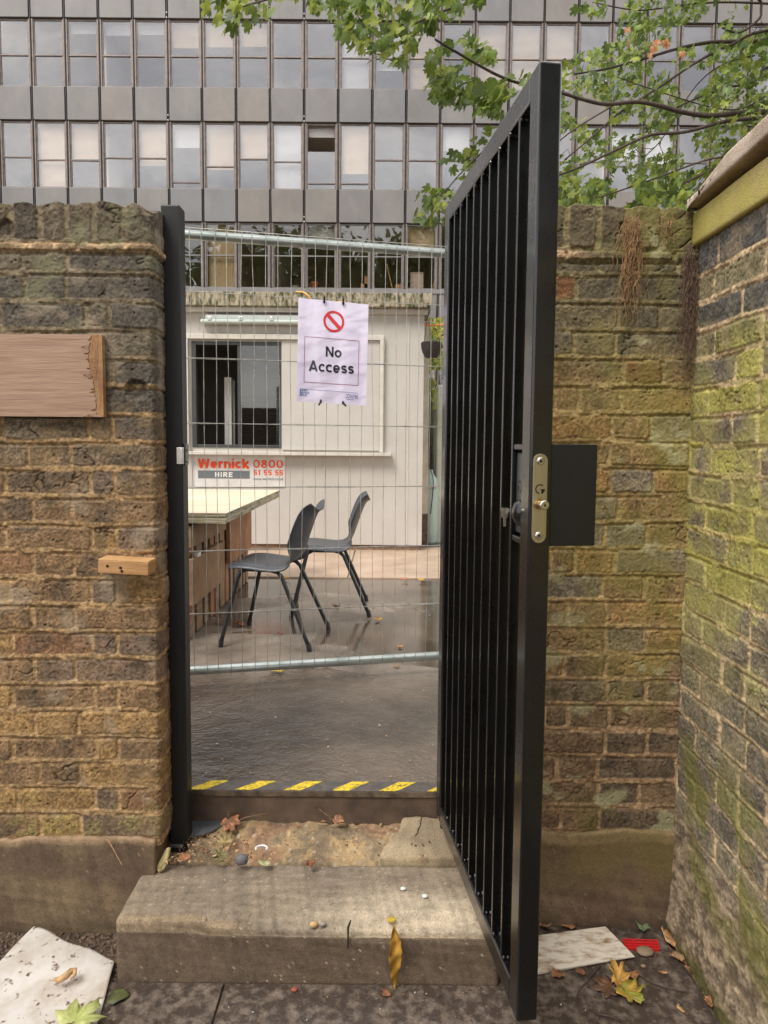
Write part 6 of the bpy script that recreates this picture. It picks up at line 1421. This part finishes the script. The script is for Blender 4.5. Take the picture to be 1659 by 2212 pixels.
c = PZ(565, 1835, .214); pts = [c+Vector((.017*math.cos(a_), .014*math.sin(a_), .004)) for a_ in np.linspace(R(-30), R(215), 20)]
o = MB().tube(pts, .0028, 8).build('ring_fragment', mat('white_plastic', C(226, 224, 232), rough=.3), smooth=True); recenter(o); tag(o, 'broken white plastic ring lying on the threshold', 'ring')
o = poly_slab('slate_piece', [(404, 1772), (474, 1768), (482, 1788), (440, 1806), (404, 1812)], .208, .008, mat('slate', C(70, 74, 78), C(100, 102, 102), rough=.45, scale=20, bump=.2), 'dark grey slate piece at the foot of the gate post', 'slate', bevel=.0015)
o = poly_slab('slate_piece', [(366, 1812), (386, 1800), (404, 1818), (392, 1834), (368, 1830)], .203, .006, MATS['slate'], 'small broken slate chip in front of the gate post base', 'slate', bevel=.0015)
def twig(pts, z, r, label, m=None, name='twig', col=None):
    P_ = curve_pts([PZ(x, y, z+dz) for x, y, dz in pts], 6); o = MB().tube(P_, [r*(1-.5*i/len(P_)) for i in range(len(P_))], 6).build(name, m or m_bark, smooth=True); recenter(o); return tag(o, label, 'twig')
twig([(1352, 2078, .012), (1385, 2110, .006), (1430, 2132, .005), (1478, 2142, .006)], .01, .0022, 'dark curved twig running from the white board across the mat to the wall')
twig([(1296, 2086, .006), (1270, 2118, .005), (1250, 2140, .004), (1247, 2165, .002)], .01, .0018, 'thin twig on the mat below the front edge of the white board')
twig([(1290, 2190, .003), (1320, 2196, .004), (1340, 2206, .004)], .01, .0035, 'short thick brown twig at the bottom of the mat')
twig([(1470, 2080, .008), (1495, 2110, .01), (1520, 2160, .01), (1545, 2200, .006)], .006, .0028, 'bent twig lying along the foot of the mossy wall')
twig([(500, 1790, .0), (512, 1776, .03), (530, 1766, .045), (560, 1760, .05), (578, 1756, .048)], .225, .0009, 'wiry dry stalk arching up against the riser', m_v1)
twig([(690, 1748, .03), (705, 1760, .02), (722, 1768, .0)], .235, .0009, 'thin dry stalk leaning on the riser behind the folded leaf', m_v1)
twig([(232, 1812, .02), (245, 1835, .02), (263, 1868, .02)], .285, .0018, 'dry stalk lying on the left plinth ledge', m_v1)
# short black cable end stuck on the step front, dried lump on the sheet
p = PY(752, 2003, 1.700); o = MB().tube([p+Vector((.006, .02, .004)), p, p+Vector((0, -.0, -.02)), p+Vector((0, 0, -.058))], [.002, .0034, .0022, .0015], 8).build('cable_end', m_ink, smooth=True); recenter(o); tag(o, 'short black cable end hanging over the front edge of the step', 'cable')
p = PZ(145, 2108, .045); mb = MB()
mb.tube([p+Vector(v) for v in ((-.028, -.012, 0), (-.012, -.016, .002), (.0, -.004, .004), (.004, .012, .003), (.012, .016, .001), (.018, .004, .001), (.014, -.010, .0))], [.004, .008, .009, .008, .008, .005, .003], 10)
o = mb.build('dried_lump', mat('tan_putty', C(206, 170, 122), C(170, 132, 90), rough=.5, scale=60), smooth=True); recenter(o); tag(o, 'tan dried lump lying on the white plastic sheet', 'lump')
